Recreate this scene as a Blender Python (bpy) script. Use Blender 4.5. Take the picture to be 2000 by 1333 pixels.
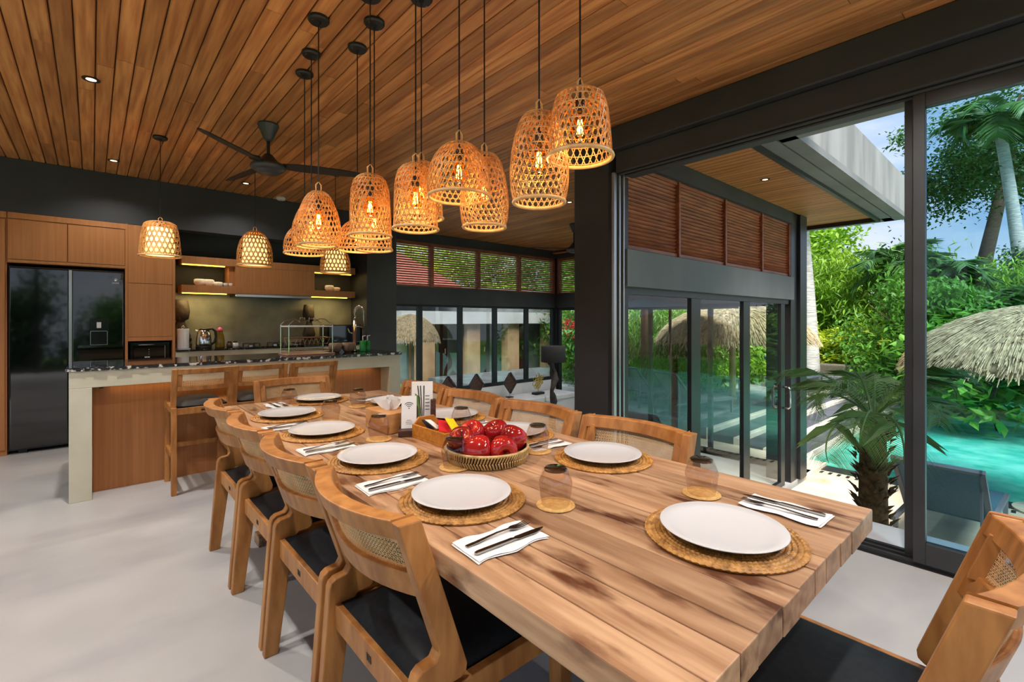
import bpy, math, random
from mathutils import Vector, Matrix, Euler
R = random.Random(11)
PI = math.pi
scene = bpy.context.scene
col = scene.collection
for o in list(bpy.data.objects): bpy.data.objects.remove(o)

# ------------------------------------------------------------------ camera, sky, sun, exposure
cam_d = bpy.data.cameras.new('camera'); cam = bpy.data.objects.new('camera', cam_d); col.objects.link(cam)
cam_d.sensor_width = 36; cam_d.lens = 923/2000*36; cam_d.shift_y = -40.5/2000; cam_d.clip_end = 400; cam_d.clip_start = .02
YAW = math.radians(41.618)
cam.location = (0, 0, 1.28); cam.rotation_euler = (PI/2, 0, -YAW)
scene.camera = cam
vs = scene.view_settings
vs.view_transform = 'Standard'; vs.look = 'None'; vs.gamma = 1; vs.use_curve_mapping = False
vs.exposure = 0.55
SKY_STRENGTH = 0.85
SUN_ENERGY = 7.0
DOWNLIGHT = 85.0
cy = scene.cycles
cy.use_denoising = True; cy.max_bounces = 7; cy.diffuse_bounces = 4; cy.glossy_bounces = 3; cy.transparent_max_bounces = 16
cy.use_adaptive_sampling = True; cy.adaptive_threshold = .07; cy.adaptive_min_samples = 16
cy.caustics_reflective = False; cy.caustics_refractive = False; cy.sample_clamp_indirect = 4

world = bpy.data.worlds.new('sky'); scene.world = world; world.use_nodes = True
def build_sky():
    nt = world.node_tree; nt.nodes.clear(); N = nt.nodes.new; L = nt.links.new
    tc = N('ShaderNodeTexCoord'); sep = N('ShaderNodeSeparateXYZ'); L(tc.outputs['Generated'], sep.inputs[0])
    ramp = N('ShaderNodeValToRGB'); L(sep.outputs['Z'], ramp.inputs[0])
    e = ramp.color_ramp.elements
    e[0].position = .0; e[0].color = (.55, .66, .80, 1); e[1].position = .75; e[1].color = (.16, .34, .68, 1)
    m = e.new(.25); m.color = (.33, .52, .80, 1)
    mp = N('ShaderNodeMapping'); mp.inputs['Scale'].default_value = (1.6, 1.6, 4.5); L(tc.outputs['Generated'], mp.inputs[0])
    nz = N('ShaderNodeTexNoise'); nz.inputs['Scale'].default_value = 1.9; nz.inputs['Detail'].default_value = 7; nz.inputs['Roughness'].default_value = .55
    L(mp.outputs[0], nz.inputs['Vector'])
    cr = N('ShaderNodeValToRGB'); L(nz.outputs['Fac'], cr.inputs[0])
    cr.color_ramp.elements[0].position = .42; cr.color_ramp.elements[1].position = .68
    mx = N('ShaderNodeMix'); mx.data_type = 'RGBA'; L(cr.outputs[0], mx.inputs['Factor']); L(ramp.outputs[0], mx.inputs[6]); mx.inputs[7].default_value = (.80, .83, .90, 1)
    bg = N('ShaderNodeBackground'); L(mx.outputs[2], bg.inputs[0]); bg.inputs[1].default_value = SKY_STRENGTH
    out = N('ShaderNodeOutputWorld'); L(bg.outputs[0], out.inputs[0])
build_sky()
sd = bpy.data.lights.new('sun', 'SUN'); sd.energy = SUN_ENERGY; sd.angle = math.radians(35); sd.color = (1, .95, .87)
sun = bpy.data.objects.new('sun', sd); col.objects.link(sun); sun.location = (-8, -6, 9)
sun.rotation_euler = Vector((.50, .58, -1.0)).to_track_quat('-Z', 'Y').to_euler()

# ------------------------------------------------------------------ helpers
def lin(h):
    h = h.lstrip('#'); v = [int(h[i:i+2], 16)/255 for i in (0, 2, 4)]
    return tuple((c/12.92 if c <= .04045 else ((c+.055)/1.055)**2.4) for c in v) + (1,)

def M(name, c1, c2=None, sc=(1, 1, 1), ns=4.0, det=4, rough=.5, metal=0, spec=.5, bump=0, bdist=.01, rnd=0, c3=None, sp=None, coat=0, rvar=0, lo=.35, hi=.65, trans=0, alpha=1, emis=None, es=0, sss=0):
    """procedural material: noise between c1 and c2, optional second noise of spots c3, per-object value variation rnd"""
    m = bpy.data.materials.new(name); m.use_nodes = True
    nt = m.node_tree; N = nt.nodes.new; L = nt.links.new; b = nt.nodes['Principled BSDF']
    b.inputs['Roughness'].default_value = rough; b.inputs['Metallic'].default_value = metal
    b.inputs['Specular IOR Level'].default_value = spec; b.inputs['Coat Weight'].default_value = coat; b.inputs['Coat Roughness'].default_value = .08
    b.inputs['Transmission Weight'].default_value = trans; b.inputs['Alpha'].default_value = alpha
    if emis: b.inputs['Emission Color'].default_value = lin(emis); b.inputs['Emission Strength'].default_value = es
    tc = N('ShaderNodeTexCoord'); oi = N('ShaderNodeObjectInfo')
    va = N('ShaderNodeVectorMath'); va.operation = 'MULTIPLY_ADD'
    cmb = N('ShaderNodeCombineXYZ')
    for i in range(3): L(oi.outputs['Random'], cmb.inputs[i])
    L(cmb.outputs[0], va.inputs[0]); va.inputs[1].default_value = (13.7, 7.3, 21.1) if rnd else (0, 0, 0); L(tc.outputs['Object'], va.inputs[2])
    mp = N('ShaderNodeMapping'); mp.inputs['Scale'].default_value = sc; L(va.outputs[0], mp.inputs[0])
    nz = N('ShaderNodeTexNoise'); nz.inputs['Scale'].default_value = ns; nz.inputs['Detail'].default_value = det; L(mp.outputs[0], nz.inputs['Vector'])
    rp = N('ShaderNodeValToRGB'); L(nz.outputs['Fac'], rp.inputs[0])
    rp.color_ramp.elements[0].position = lo; rp.color_ramp.elements[1].position = hi
    rp.color_ramp.elements[0].color = lin(c1); rp.color_ramp.elements[1].color = lin(c2 or c1)
    c = rp.outputs[0]
    if c3:
        n2 = N('ShaderNodeTexNoise'); n2.inputs['Scale'].default_value = sp[0]; n2.inputs['Detail'].default_value = 5
        m2 = N('ShaderNodeMapping'); m2.inputs['Scale'].default_value = sp[3]; L(va.outputs[0], m2.inputs[0]); L(m2.outputs[0], n2.inputs['Vector'])
        r2 = N('ShaderNodeValToRGB'); L(n2.outputs['Fac'], r2.inputs[0]); r2.color_ramp.elements[0].position = sp[1]; r2.color_ramp.elements[1].position = sp[2]
        mx = N('ShaderNodeMix'); mx.data_type = 'RGBA'; L(r2.outputs[0], mx.inputs['Factor']); L(c, mx.inputs[6]); mx.inputs[7].default_value = lin(c3); c = mx.outputs[2]
    if rnd:
        hs = N('ShaderNodeHueSaturation'); mr = N('ShaderNodeMapRange'); L(oi.outputs['Random'], mr.inputs[0])
        mr.inputs[3].default_value = 1-rnd; mr.inputs[4].default_value = 1+rnd; L(mr.outputs[0], hs.inputs['Value']); L(c, hs.inputs['Color']); c = hs.outputs[0]
    L(c, b.inputs['Base Color'])
    if rvar:
        mr = N('ShaderNodeMapRange'); L(nz.outputs['Fac'], mr.inputs[0]); mr.inputs[3].default_value = rough-rvar; mr.inputs[4].default_value = rough+rvar; L(mr.outputs[0], b.inputs['Roughness'])
    if bump:
        bp = N('ShaderNodeBump'); bp.inputs['Strength'].default_value = bump; bp.inputs['Distance'].default_value = bdist; L(nz.outputs['Fac'], bp.inputs['Height']); L(bp.outputs[0], b.inputs['Normal'])
    return m

def glassmat(name, tint, refl=(1, 1, 1, 1), ior=1.45, rough=0.0):
    m = bpy.data.materials.new(name); m.use_nodes = True; nt = m.node_tree; nt.nodes.clear(); N = nt.nodes.new; L = nt.links.new
    fr = N('ShaderNodeFresnel'); fr.inputs[0].default_value = ior
    t = N('ShaderNodeBsdfTransparent'); t.inputs[0].default_value = lin(tint)
    g = N('ShaderNodeBsdfGlossy'); g.inputs['Roughness'].default_value = rough; g.inputs[0].default_value = refl
    mx = N('ShaderNodeMixShader'); geo = N('ShaderNodeNewGeometry'); inv = N('ShaderNodeMath'); inv.operation = 'SUBTRACT'; inv.inputs[0].default_value = 1; L(geo.outputs['Backfacing'], inv.inputs[1])
    mu_ = N('ShaderNodeMath'); mu_.operation = 'MULTIPLY'; L(fr.outputs[0], mu_.inputs[0]); L(inv.outputs[0], mu_.inputs[1])      # one reflection per pane, at its front face
    L(mu_.outputs[0], mx.inputs[0]); L(t.outputs[0], mx.inputs[1]); L(g.outputs[0], mx.inputs[2])
    out = N('ShaderNodeOutputMaterial'); L(mx.outputs[0], out.inputs[0]); return m

def emat(name, c, s):
    m = bpy.data.materials.new(name); m.use_nodes = True; nt = m.node_tree; nt.nodes.clear(); N = nt.nodes.new
    e = N('ShaderNodeEmission'); e.inputs[0].default_value = lin(c); e.inputs[1].default_value = s
    out = N('ShaderNodeOutputMaterial'); nt.links.new(e.outputs[0], out.inputs[0]); return m

def leafmat(name, c1, c2, rough=.45, t=.35):
    m = M(name, c1, c2, ns=1.3, det=3, rough=rough, rnd=.12, lo=.3, hi=.7)
    nt = m.node_tree; N = nt.nodes.new; L = nt.links.new; b = nt.nodes['Principled BSDF']; out = nt.nodes['Material Output']
    tr = N('ShaderNodeBsdfTranslucent'); src = b.inputs['Base Color'].links[0].from_socket; L(src, tr.inputs[0])
    mx = N('ShaderNodeMixShader'); mx.inputs[0].default_value = t; L(b.outputs[0], mx.inputs[1]); L(tr.outputs[0], mx.inputs[2]); L(mx.outputs[0], out.inputs[0]); return m

OFF = {}
class MB:
    def __init__(s): s.v = []; s.f = []
    def add(s, vs, fs):
        n = len(s.v); s.v += [tuple(p) for p in vs]; s.f += [tuple(i+n for i in q) for q in fs]; return s
    def box(s, x0, x1, y0, y1, z0, z1, mat=None):
        vs = [(x0,y0,z0),(x1,y0,z0),(x1,y1,z0),(x0,y1,z0),(x0,y0,z1),(x1,y0,z1),(x1,y1,z1),(x0,y1,z1)]
        if mat is not None: vs = [mat @ Vector(p) for p in vs]
        return s.add(vs, [(0,3,2,1),(4,5,6,7),(0,1,5,4),(1,2,6,5),(2,3,7,6),(3,0,4,7)])
    def prism(s, poly, axis, a, b):
        n = len(poly)
        def P(p, q): return {'y': (p[0], q, p[1]), 'x': (q, p[0], p[1]), 'z': (p[0], p[1], q)}[axis]
        vs = [P(p, a) for p in poly] + [P(p, b) for p in poly]
        fs = [tuple(range(n-1, -1, -1)), tuple(range(n, 2*n))] + [(i, (i+1) % n, n+(i+1) % n, n+i) for i in range(n)]
        return s.add(vs, fs)
    def tube(s, pts, r, n=8, cap=True, closed=False):
        pts = [Vector(p) for p in pts]; k = len(pts); rr = r if isinstance(r, (list, tuple)) else [r]*k
        vs = []; fs = []; prev = None
        for i, p in enumerate(pts):
            if closed: d = pts[(i+1) % k]-pts[i-1]
            else: d = pts[min(i+1, k-1)]-pts[max(i-1, 0)]
            d.normalize()
            if prev is None:
                u = d.cross(Vector((0, 0, 1)));
                if u.length < .01: u = d.cross(Vector((1, 0, 0)))
            else: u = prev - d*prev.dot(d)
            u.normalize(); prev = u; w = d.cross(u)
            for j in range(n):
                a = 2*PI*j/n; vs.append(p+(u*math.cos(a)+w*math.sin(a))*rr[i])
        m = k if closed else k-1
        for i in range(m):
            for j in range(n):
                a = i*n+j; b = i*n+(j+1) % n; c = ((i+1) % k)*n+(j+1) % n; e = ((i+1) % k)*n+j; fs.append((a, b, c, e))
        if cap and not closed: fs += [tuple(range(n-1, -1, -1)), tuple((k-1)*n+j for j in range(n))]
        return s.add(vs, fs)
    def lathe(s, prof, n=24, c=(0, 0, 0), close=False):
        k = len(prof); vs = []
        for r, z in prof:
            for j in range(n): a = 2*PI*j/n; vs.append((c[0]+r*math.cos(a), c[1]+r*math.sin(a), c[2]+z))
        fs = [(i*n+j, i*n+(j+1) % n, (i+1)*n+(j+1) % n, (i+1)*n+j) for i in range(k-1) for j in range(n)]
        if close: fs += [((k-1)*n+j, (k-1)*n+(j+1) % n, (j+1) % n, j) for j in range(n)]
        else:
            if prof[0][0] > 1e-5: fs.append(tuple(range(n-1, -1, -1)))
            if prof[-1][0] > 1e-5: fs.append(tuple((k-1)*n+j for j in range(n)))
        return s.add(vs, fs)
    def bar(s, a, b, w, h):
        """rectangular bar from a to b, w sideways, h in the other direction"""
        a = Vector(a); b = Vector(b); d = (b-a).normalized(); up = Vector((0, 0, 1)) if abs(d.z) < .9 else Vector((1, 0, 0))
        u = d.cross(up).normalized(); v = u.cross(d)
        vs = []
        for p in (a, b):
            for x, y in ((-1, -1), (1, -1), (1, 1), (-1, 1)): vs.append(p+u*x*w/2+v*y*h/2)
        return s.add(vs, [(0,1,2,3),(7,6,5,4),(0,4,5,1),(1,5,6,2),(2,6,7,3),(3,7,4,0)])
    def build(s, name, mat, parent=None, world=False, smooth=False, bevel=0, bseg=2, sub=0, loc=None):
        v = s.v
        if loc is not None: v = [(p[0]-loc[0], p[1]-loc[1], p[2]-loc[2]) for p in v]
        elif parent is not None and world:
            o_ = OFF[parent]; v = [(p[0]-o_[0], p[1]-o_[1], p[2]-o_[2]) for p in v]
        me = bpy.data.meshes.new(name); me.from_pydata([tuple(p) for p in v], [], s.f); me.update()
        me.materials.append(mat)
        if smooth: me.polygons.foreach_set('use_smooth', [True]*len(me.polygons))
        o = bpy.data.objects.new(name, me); col.objects.link(o)
        if loc is not None: o.location = loc; OFF[o] = loc
        else: OFF[o] = OFF.get(parent, (0, 0, 0))
        if parent is not None: o.parent = parent
        if bevel:
            b = o.modifiers.new('bevel', 'BEVEL'); b.width = bevel; b.segments = bseg; b.limit_method = 'ANGLE'; b.angle_limit = .6
        if sub: q = o.modifiers.new('sub', 'SUBSURF'); q.levels = sub; q.render_levels = sub
        return o

def tag(o, label, cat, group=None):
    o['label'] = label; o['category'] = cat
    if group: o['group'] = group
    return o
def thing(name, label, cat, loc=(0, 0, 0), rz=0, group=None):
    o = bpy.data.objects.new(name, None); col.objects.link(o); o.location = loc; o.rotation_euler = (0, 0, rz); o.empty_display_size = .05
    OFF[o] = tuple(loc); return tag(o, label, cat, group)
def struct(o, label=None):
    o['kind'] = 'structure'
    if label: o['label'] = label
    return o
def stuff(o): o['kind'] = 'stuff'; return o
def sempty(name, loc=(0, 0, 0)):
    o = bpy.data.objects.new(name, None); col.objects.link(o); o.location = loc; OFF[o] = tuple(loc); o['kind'] = 'structure'; return o
def copytree(o, loc, rz, label, group=None):
    def cp(x, par):
        c = x.copy(); col.objects.link(c); c.parent = par
        for ch in x.children: cp(ch, c)
        return c
    r = cp(o, None); r.location = loc; r.rotation_euler = (0, 0, rz); r['label'] = label; OFF[r] = tuple(loc)
    if group: r['group'] = group
    return r
def light(kind, loc, energy, color, parent=None, size=.1, rot=None, spot=None):
    d = bpy.data.lights.new('lamp_light', kind); d.energy = energy; d.color = color[:3]
    if kind == 'AREA': d.size = size
    else: d.shadow_soft_size = size
    if spot: d.spot_size = spot; d.spot_blend = .6
    o = bpy.data.objects.new('lamp_light', d); col.objects.link(o)
    if parent is not None: o.parent = parent; p0 = OFF[parent]; o.location = (loc[0]-p0[0], loc[1]-p0[1], loc[2]-p0[2])
    else: o.location = loc
    if rot: o.rotation_euler = rot
    return o
def rbox(x0, x1, y0, y1, z0, z1): return MB().box(x0, x1, y0, y1, z0, z1)

# ------------------------------------------------------------------ materials
m_floor = M('polished_concrete', '#adacaa', '#bbbab8', ns=1.6, det=8, rough=.42, rvar=.1, spec=.35, bump=.04, c3='#96959a', sp=(.9, .48, .78, (1, 2.2, 1)))
m_ceil = M('ceiling_cedar', '#9c6236', '#c48a52', sc=(9, .5, 9), ns=4, det=6, rough=.42, rnd=.26, spec=.4)
m_ceil_back = M('dark_gap', '#4a2b16', '#5a371d', rough=.9)
m_soff = M('soffit_cedar', '#9a6434', '#b87f48', sc=(9, .5, 9), ns=4, det=5, rough=.5, rnd=.16)
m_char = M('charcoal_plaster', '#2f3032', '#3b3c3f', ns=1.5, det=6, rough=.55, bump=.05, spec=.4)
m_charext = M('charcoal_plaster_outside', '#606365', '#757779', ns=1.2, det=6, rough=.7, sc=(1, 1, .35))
m_fascia = M('grey_fascia_plaster', '#6f7071', '#8d8e8f', ns=1.3, det=7, rough=.8, sc=(2.4, 2.4, .5))
m_black = M('black_aluminium', '#1c1c1e', '#232325', rough=.38, spec=.5)
m_frame = M('graphite_aluminium', '#303133', '#38393b', rough=.4, spec=.5)
m_alu = M('silver_track', '#a9abad', rough=.3, metal=.8)
m_black_gloss = M('black_gloss', '#060607', rough=.04, spec=.6, coat=.6)
m_oven = M('black_oven', '#0d0e0f', rough=.12, spec=.5)
m_veneer = M('oak_veneer', '#a2693c', '#b67c4c', sc=(24, 24, .6), ns=2.4, det=3, lo=.2, hi=.8, rough=.45, spec=.35)
m_teak = M('teak', '#96602f', '#b98046', sc=(5, 5, 1.2), ns=5, det=6, rough=.42, rnd=.06, spec=.4)
m_plank = M('reclaimed_teak', '#967052', '#bd9876', sc=(16, 1.4, 16), ns=2.2, det=7, rough=.36, rnd=.2, bump=.15, bdist=.002, c3='#5a3420', sp=(3.4, .57, .68, (3.4, 1.0, 3)), spec=.45)
m_plankend = M('reclaimed_end_grain', '#a88560', '#cbab82', sc=(4, 4, 9), ns=4, det=6, rough=.6, rnd=.12)
m_leather = M('black_leather', '#15171a', '#1d2024', ns=60, rough=.5, bump=.1, bdist=.001, spec=.22)
m_cane = M('woven_cane', '#d8b483', '#e6c99c', ns=20, rough=.55)
m_rattan = M('rattan', '#a8723a', '#cc9a5c', ns=22, det=3, rough=.5, rnd=.08)
m_rattan_rim = M('rattan_rim', '#c99a62', '#dcb57e', ns=30, rough=.55)
m_mat = M('woven_placemat', '#8a5c22', '#c08d48', sc=(1, 1, 1), ns=45, det=3, rough=.48, rnd=.10)
m_coaster = M('woven_coaster', '#c79a55', '#dcb473', ns=90, det=2, rough=.6, bump=.5, bdist=.002)
m_basket = M('dark_basket', '#5b4322', '#c9a766', ns=60, det=1, rough=.5, lo=.45, hi=.55)
m_basketlight = M('basket_cane', '#a98a55', '#d2b67e', ns=40, rough=.5)
m_ceramic = M('white_ceramic', '#cacbcd', rough=.14, spec=.5)
m_paper = M('white_paper', '#e8e8e6', '#dededc', ns=8, rough=.85)
m_granite = M('black_granite', '#070708', '#101114', ns=30, rough=.06, spec=.6, c3='#9a958d', sp=(38, .60, .66, (1, 1, 1)))
m_granite_edge = M('granite_rough_edge', '#0d0e10', '#2b2c30', ns=40, rough=.35, c3='#d2cdc4', sp=(30, .52, .58, (1, 1, 1)))
m_island = M('pale_concrete', '#bdb9a2', '#cfccb9', ns=2.6, det=8, rough=.55, bump=.03)
m_splash = M('mottled_concrete', '#69655a', '#98927f', ns=2.4, det=9, rough=.45, c3='#5f5c50', sp=(1.6, .45, .75, (1, 1, 1)))
m_chrome = M('chrome', '#d8d8d8', rough=.09, metal=1)
m_steel = M('steel', '#b9b9b6', rough=.22, metal=1)
m_cutlery = M('cutlery_steel', '#9d9a98', rough=.16, metal=1)
m_dark_iron = M('black_iron', '#141414', rough=.45)
m_white = M('white_wall', '#dcdcda', '#e6e6e4', ns=2, rough=.8)
m_sofa = M('white_upholstery', '#dadad8', '#e6e6e4', ns=30, rough=.9)
m_lamp_shade = M('black_shade_cloth', '#2a2a2b', '#333334', ns=60, rough=.9)
m_driftwood = M('dark_driftwood', '#2a2320', '#4b423b', ns=14, det=5, rough=.7, bump=.4)
m_darkwood = M('dark_walnut', '#3a2219', '#553427', sc=(3, 3, 12), ns=4, rough=.5)
m_tray = M('honey_wood', '#a8651c', '#c88430', sc=(2, 12, 12), ns=4, rough=.4)
m_tissue_wood = M('light_teak_box', '#b27c48', '#c8935c', sc=(2, 2, 10), ns=4, rough=.5)
m_louvre = M('red_louvre_wood', '#7d4029', '#9d5a3a', sc=(1, 6, 6), ns=4, rough=.45, rnd=.12)
m_apple = M('red_apple', '#7d0d12', '#b3201f', ns=9, det=4, rough=.12, spec=.5, coat=.7, rnd=.12)
m_stem = M('apple_stem', '#4a2f17', rough=.8)
m_glass = glassmat('window_glass', '#f6faf9', ior=1.32)
m_tint = glassmat('tinted_glass', '#d9ecf4', ior=1.30)
m_tintfar = glassmat('reflective_glass', '#ccd0d2', ior=1.75)
m_tumbler = glassmat('smoked_glass', '#f6f2ef', ior=1.6)
m_tumbler_base = glassmat('smoked_glass_base', '#a09690', ior=1.6)
m_bulbglass = glassmat('bulb_glass', '#ffdf9a', ior=1.3)
m_fil = emat('filament', '#ffb040', 60)
m_bulb_glow = emat('lamp_glow', '#ffd9a0', 3.2)
m_inner = M('linen_shade', '#f4e2bd', '#f7e8c8', ns=80, rough=.9, emis='#ffcf85', es=.95)
m_led = emat('led_strip', '#ffd23a', 6)
m_led_dim = emat('warm_led_strip', '#ffb347', .6)
m_down = emat('downlight_lens', '#ffe6b8', 3)
m_brown_ceramic = M('brown_bowl', '#6a5747', '#8c7765', ns=8, rough=.5)
m_coral = M('white_shell', '#d8d0c6', '#efeae2', ns=18, rough=.6, bump=.5)
m_carve = M('carved_stone', '#231a14', '#45341f', ns=12, det=6, rough=.7, bump=.6, bdist=.02)
m_green_glass = M('green_soap', '#1f8a3d', '#2fae52', rough=.12, trans=.4)
m_pink = M('pink_plastic', '#e2557c', rough=.4)
m_oil = M('amber_oil', '#7a5f12', '#9a7a1c', rough=.1, trans=.3)
m_gold = M('gold_metal', '#b9974a', '#d6b866', ns=15, rough=.3, metal=.8)
m_ink = M('print_ink', '#6f7173', rough=.8)
m_inkdark = M('dark_print', '#222a22', rough=.7)
m_inkgreen = M('green_print', '#3f5c2c', '#7d9a52', ns=20, rough=.7)
m_red = M('red_packet', '#c3202c', rough=.4); m_yellow = M('yellow_packet', '#f2d21a', rough=.4); m_dk = M('black_packet', '#20242c', rough=.4)
m_terr = M('cream_stone', '#cdbfa2', '#e3d8c0', ns=2.2, det=7, rough=.7, c3='#b39c78', sp=(1.4, .58, .75, (1, 2, 1)))
m_slate = M('dark_slate', '#474a52', '#5f626a', ns=3, det=6, rough=.6, rnd=.1)
m_deckgrey = M('grey_paving', '#6f7274', '#8a8d8f', ns=2, det=6, rough=.7)
m_riser = M('pale_riser', '#c9c4b6', '#dcd8cc', ns=4, rough=.7)
m_water = M('pool_water', '#45bfa6', '#7ad9c4', ns=3, det=3, rough=.05, bump=.25, bdist=.05, spec=.6)
m_thatch = M('thatch', '#8f7a5c', '#c8b691', sc=(1, 1, 1), ns=14, det=5, rough=.9, rnd=.06)
m_thatch2 = M('red_thatch', '#8b5a3c', '#b4805c', ns=14, rough=.9)
m_sling = M('grey_sling', '#6a6f75', '#7d8288', ns=60, rough=.6); m_tsling = M('teal_sling', '#2d4a58', '#38586a', ns=60, rough=.6)
m_navy = M('navy_canvas', '#1f3442', '#2a4150', ns=40, rough=.8)
m_cush = M('olive_cushion', '#5d5848', '#6e6858', ns=20, rough=.9)
m_trunk = M('grey_palm_trunk', '#9c9a95', '#c6c4be', sc=(1, 1, 9), ns=4, det=5, rough=.85, bump=.4, bdist=.03)
m_bark = M('brown_bark', '#4a3b2c', '#6b5a45', sc=(2, 2, 8), ns=6, rough=.9, bump=.5)
m_fibre = M('palm_fibre', '#3a2c18', '#5f4a2a', ns=30, rough=.95)
m_lawn = M('lawn', '#4f7328', '#6c9436', ns=6, det=6, rough=.9)
m_leaf_a = leafmat('leaf_bright', '#5d8f1e', '#9cc437'); m_leaf_b = leafmat('leaf_mid', '#3f7324', '#6da338'); m_leaf_c = leafmat('leaf_dark', '#24491f', '#48762f')
m_leaf_y = leafmat('leaf_lime', '#8fae22', '#c8d63f'); m_frond = leafmat('palm_frond', '#2f5a2c', '#5e8a45'); m_frond2 = leafmat('young_frond', '#47743a', '#86a860'); m_flower = leafmat('red_flower', '#a3271d', '#d0503a')
m_stone_wall = M('beige_render', '#b08d66', '#cba981', ns=2, rough=.8); m_grey_wall = M('grey_render', '#7d7f80', '#98999a', ns=2, rough=.8)
m_tile = M('red_roof_tile', '#7a3a30', '#9a5146', ns=8, rough=.7)

H = 2.82            # ceiling height
LZ = -0.95          # level of the sunken living room
# ================================================================== SETTING
# kitchen and dining floor
struct(rbox(-3.2, 3.21, -3.2, 7.2, -.95, 0).build('floor', m_floor), 'pale grey polished concrete floor of the dining room')
struct(rbox(3.21, 8.0, 2.30, 7.5, -1.2, LZ).build('floor', m_floor), 'sunken living room floor of pale concrete')
struct(rbox(3.21, 3.72, -3.2, 2.26, -.95, -.005).build('trim_1', m_white), 'white stone step outside the sliding doors')
# roof slabs (dark backing) with boards hung below
def boards(parent, x0, x1, y0, y1, z, pitch, mat, name, lens, rnd):
    n = int(round((x1-x0)/pitch)); w = (x1-x0)/n
    for i in range(n):
        a = x0+i*w; y = y0 - (rnd.random()*lens if lens else 0)
        while y < y1-.01:
            L_ = (lens*(.75+.5*rnd.random())) if lens else (y1-y0)
            ya = max(y, y0); yb = min(y+L_, y1)
            if yb-ya > .15 or not lens:
                dz = rnd.uniform(0, .0025)
                o = MB().add([(a+.003, ya+.0015, z+.018), (a+w-.003, ya+.0015, z+.018), (a+w-.003, yb-.0015, z+.018), (a+.003, yb-.0015, z+.018),
                              (a+.003, ya+.0015, z+.006+dz), (a+.008, ya+.0015, z+dz), (a+w-.008, ya+.0015, z+dz), (a+w-.003, ya+.0015, z+.006+dz),
                              (a+.003, yb-.0015, z+.006+dz), (a+.008, yb-.0015, z+dz), (a+w-.008, yb-.0015, z+dz), (a+w-.003, yb-.0015, z+.006+dz)],
                             [(0,1,2,3), (4,8,9,5), (5,9,10,6), (6,10,11,7), (0,3,8,4), (1,7,11,2), (0,4,5,6,7,1), (3,2,11,10,9,8)]).build(name, mat, parent, world=True)
            y += L_
ceil = struct(rbox(-3.2, 3.21, -3.2, 7.3, H+.018, H+.35).build('ceiling', m_ceil_back, loc=(0, 0, H)), 'warm cedar board ceiling over kitchen and dining table')
boards(ceil, -3.1, 3.13, -3.1, 6.50, H, .0886, m_ceil, 'ceiling_board', 3.3, R)
ceil2 = struct(rbox(3.21, 8.0, 2.30, 7.45, H+.018, H+.35).build('ceiling', m_ceil_back, loc=(4, 4, H)), 'cedar board ceiling of the sunken living room')
boards(ceil2, 3.13, 7.75, 2.40, 7.25, H, .0886, m_ceil, 'ceiling_board', 0, R)
# kitchen rear wall, soffit and pier
struct(rbox(-3.2, 3.44, 7.10, 7.25, 0, H).build('wall_kitchen', m_char), 'charcoal kitchen wall behind the shelves')
struct(rbox(-3.1, 2.97, 6.50, 6.72, 2.31, H).build('trim_2', m_char), 'charcoal soffit above the oak cabinets')
struct(rbox(2.97, 3.44, 6.50, 7.10, LZ, H).build('wall_pier', m_char, bevel=.004), 'charcoal pier at the end of the kitchen')
struct(rbox(.70, 2.97, 7.06, 7.10, .945, 1.62).build('wall_backsplash', m_splash), 'mottled grey concrete backsplash')
# beam over the big opening and the column at its end
struct(MB().box(3.10, 3.34, -3.2, 2.70, 2.64, H).box(3.16, 3.40, -3.2, 2.30, 2.47, 2.64).box(3.18, 3.20, -3.2, 2.30, 2.45, 2.47).box(3.24, 3.26, -3.2, 2.30, 2.45, 2.47).build('trim_3', m_char, bevel=.012, bseg=3), 'charcoal beam over the sliding glass opening')
struct(rbox(3.12, 3.34, 2.34, 2.70, LZ, 2.70).build('wall_column', m_char, bevel=.006), 'charcoal column between dining and living room')
jamb = sempty('trim_4', (3.25, 2.3, 0))
for i, (a, b) in enumerate(((3.13, 3.165), (3.185, 3.205), (3.225, 3.24))):
    rbox(a, b, 2.29-.012*i, 2.335, 0, 2.47).build('jamb_profile', m_alu, jamb, world=True, bevel=.002)
rbox(3.12, 3.36, 2.315, 2.338, 0, 2.47).build('jamb_back', m_black, jamb, world=True)
# floor track
trk = sempty('trim_5', (3.25, 0, 0))
rbox(3.19, 3.40, -3.2, 2.30, -.004, .004).build('track_bed', m_black, trk, world=True)
for a in (3.215, 3.27, 3.325): rbox(a, a+.018, -3.2, 2.30, .004, .022).build('track_rail', m_frame, trk, world=True)

# big sliding glass panel on the right
sl = sempty('door_1', (3.25, .4, 0))
rbox(3.20, 3.25, .405, .455, .02, 2.46).build('door_stile', m_frame, sl, world=True, bevel=.003)
rbox(3.275, 3.325, .445, .50, .02, 2.46).build('door_stile', m_frame, sl, world=True, bevel=.003)
rbox(3.20, 3.25, -1.45, .405, .02, .13).build('bottom_rail', m_frame, sl, world=True, bevel=.003)
rbox(3.20, 3.25, -1.45, .405, 2.38, 2.46).build('top_rail', m_frame, sl, world=True, bevel=.003)
rbox(3.20, 3.25, -1.50, -1.45, .02, 2.46).build('door_stile', m_frame, sl, world=True)
rbox(3.222, 3.230, -1.45, .405, .13, 2.38).build('pane', m_tint, sl, world=True)

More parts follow.
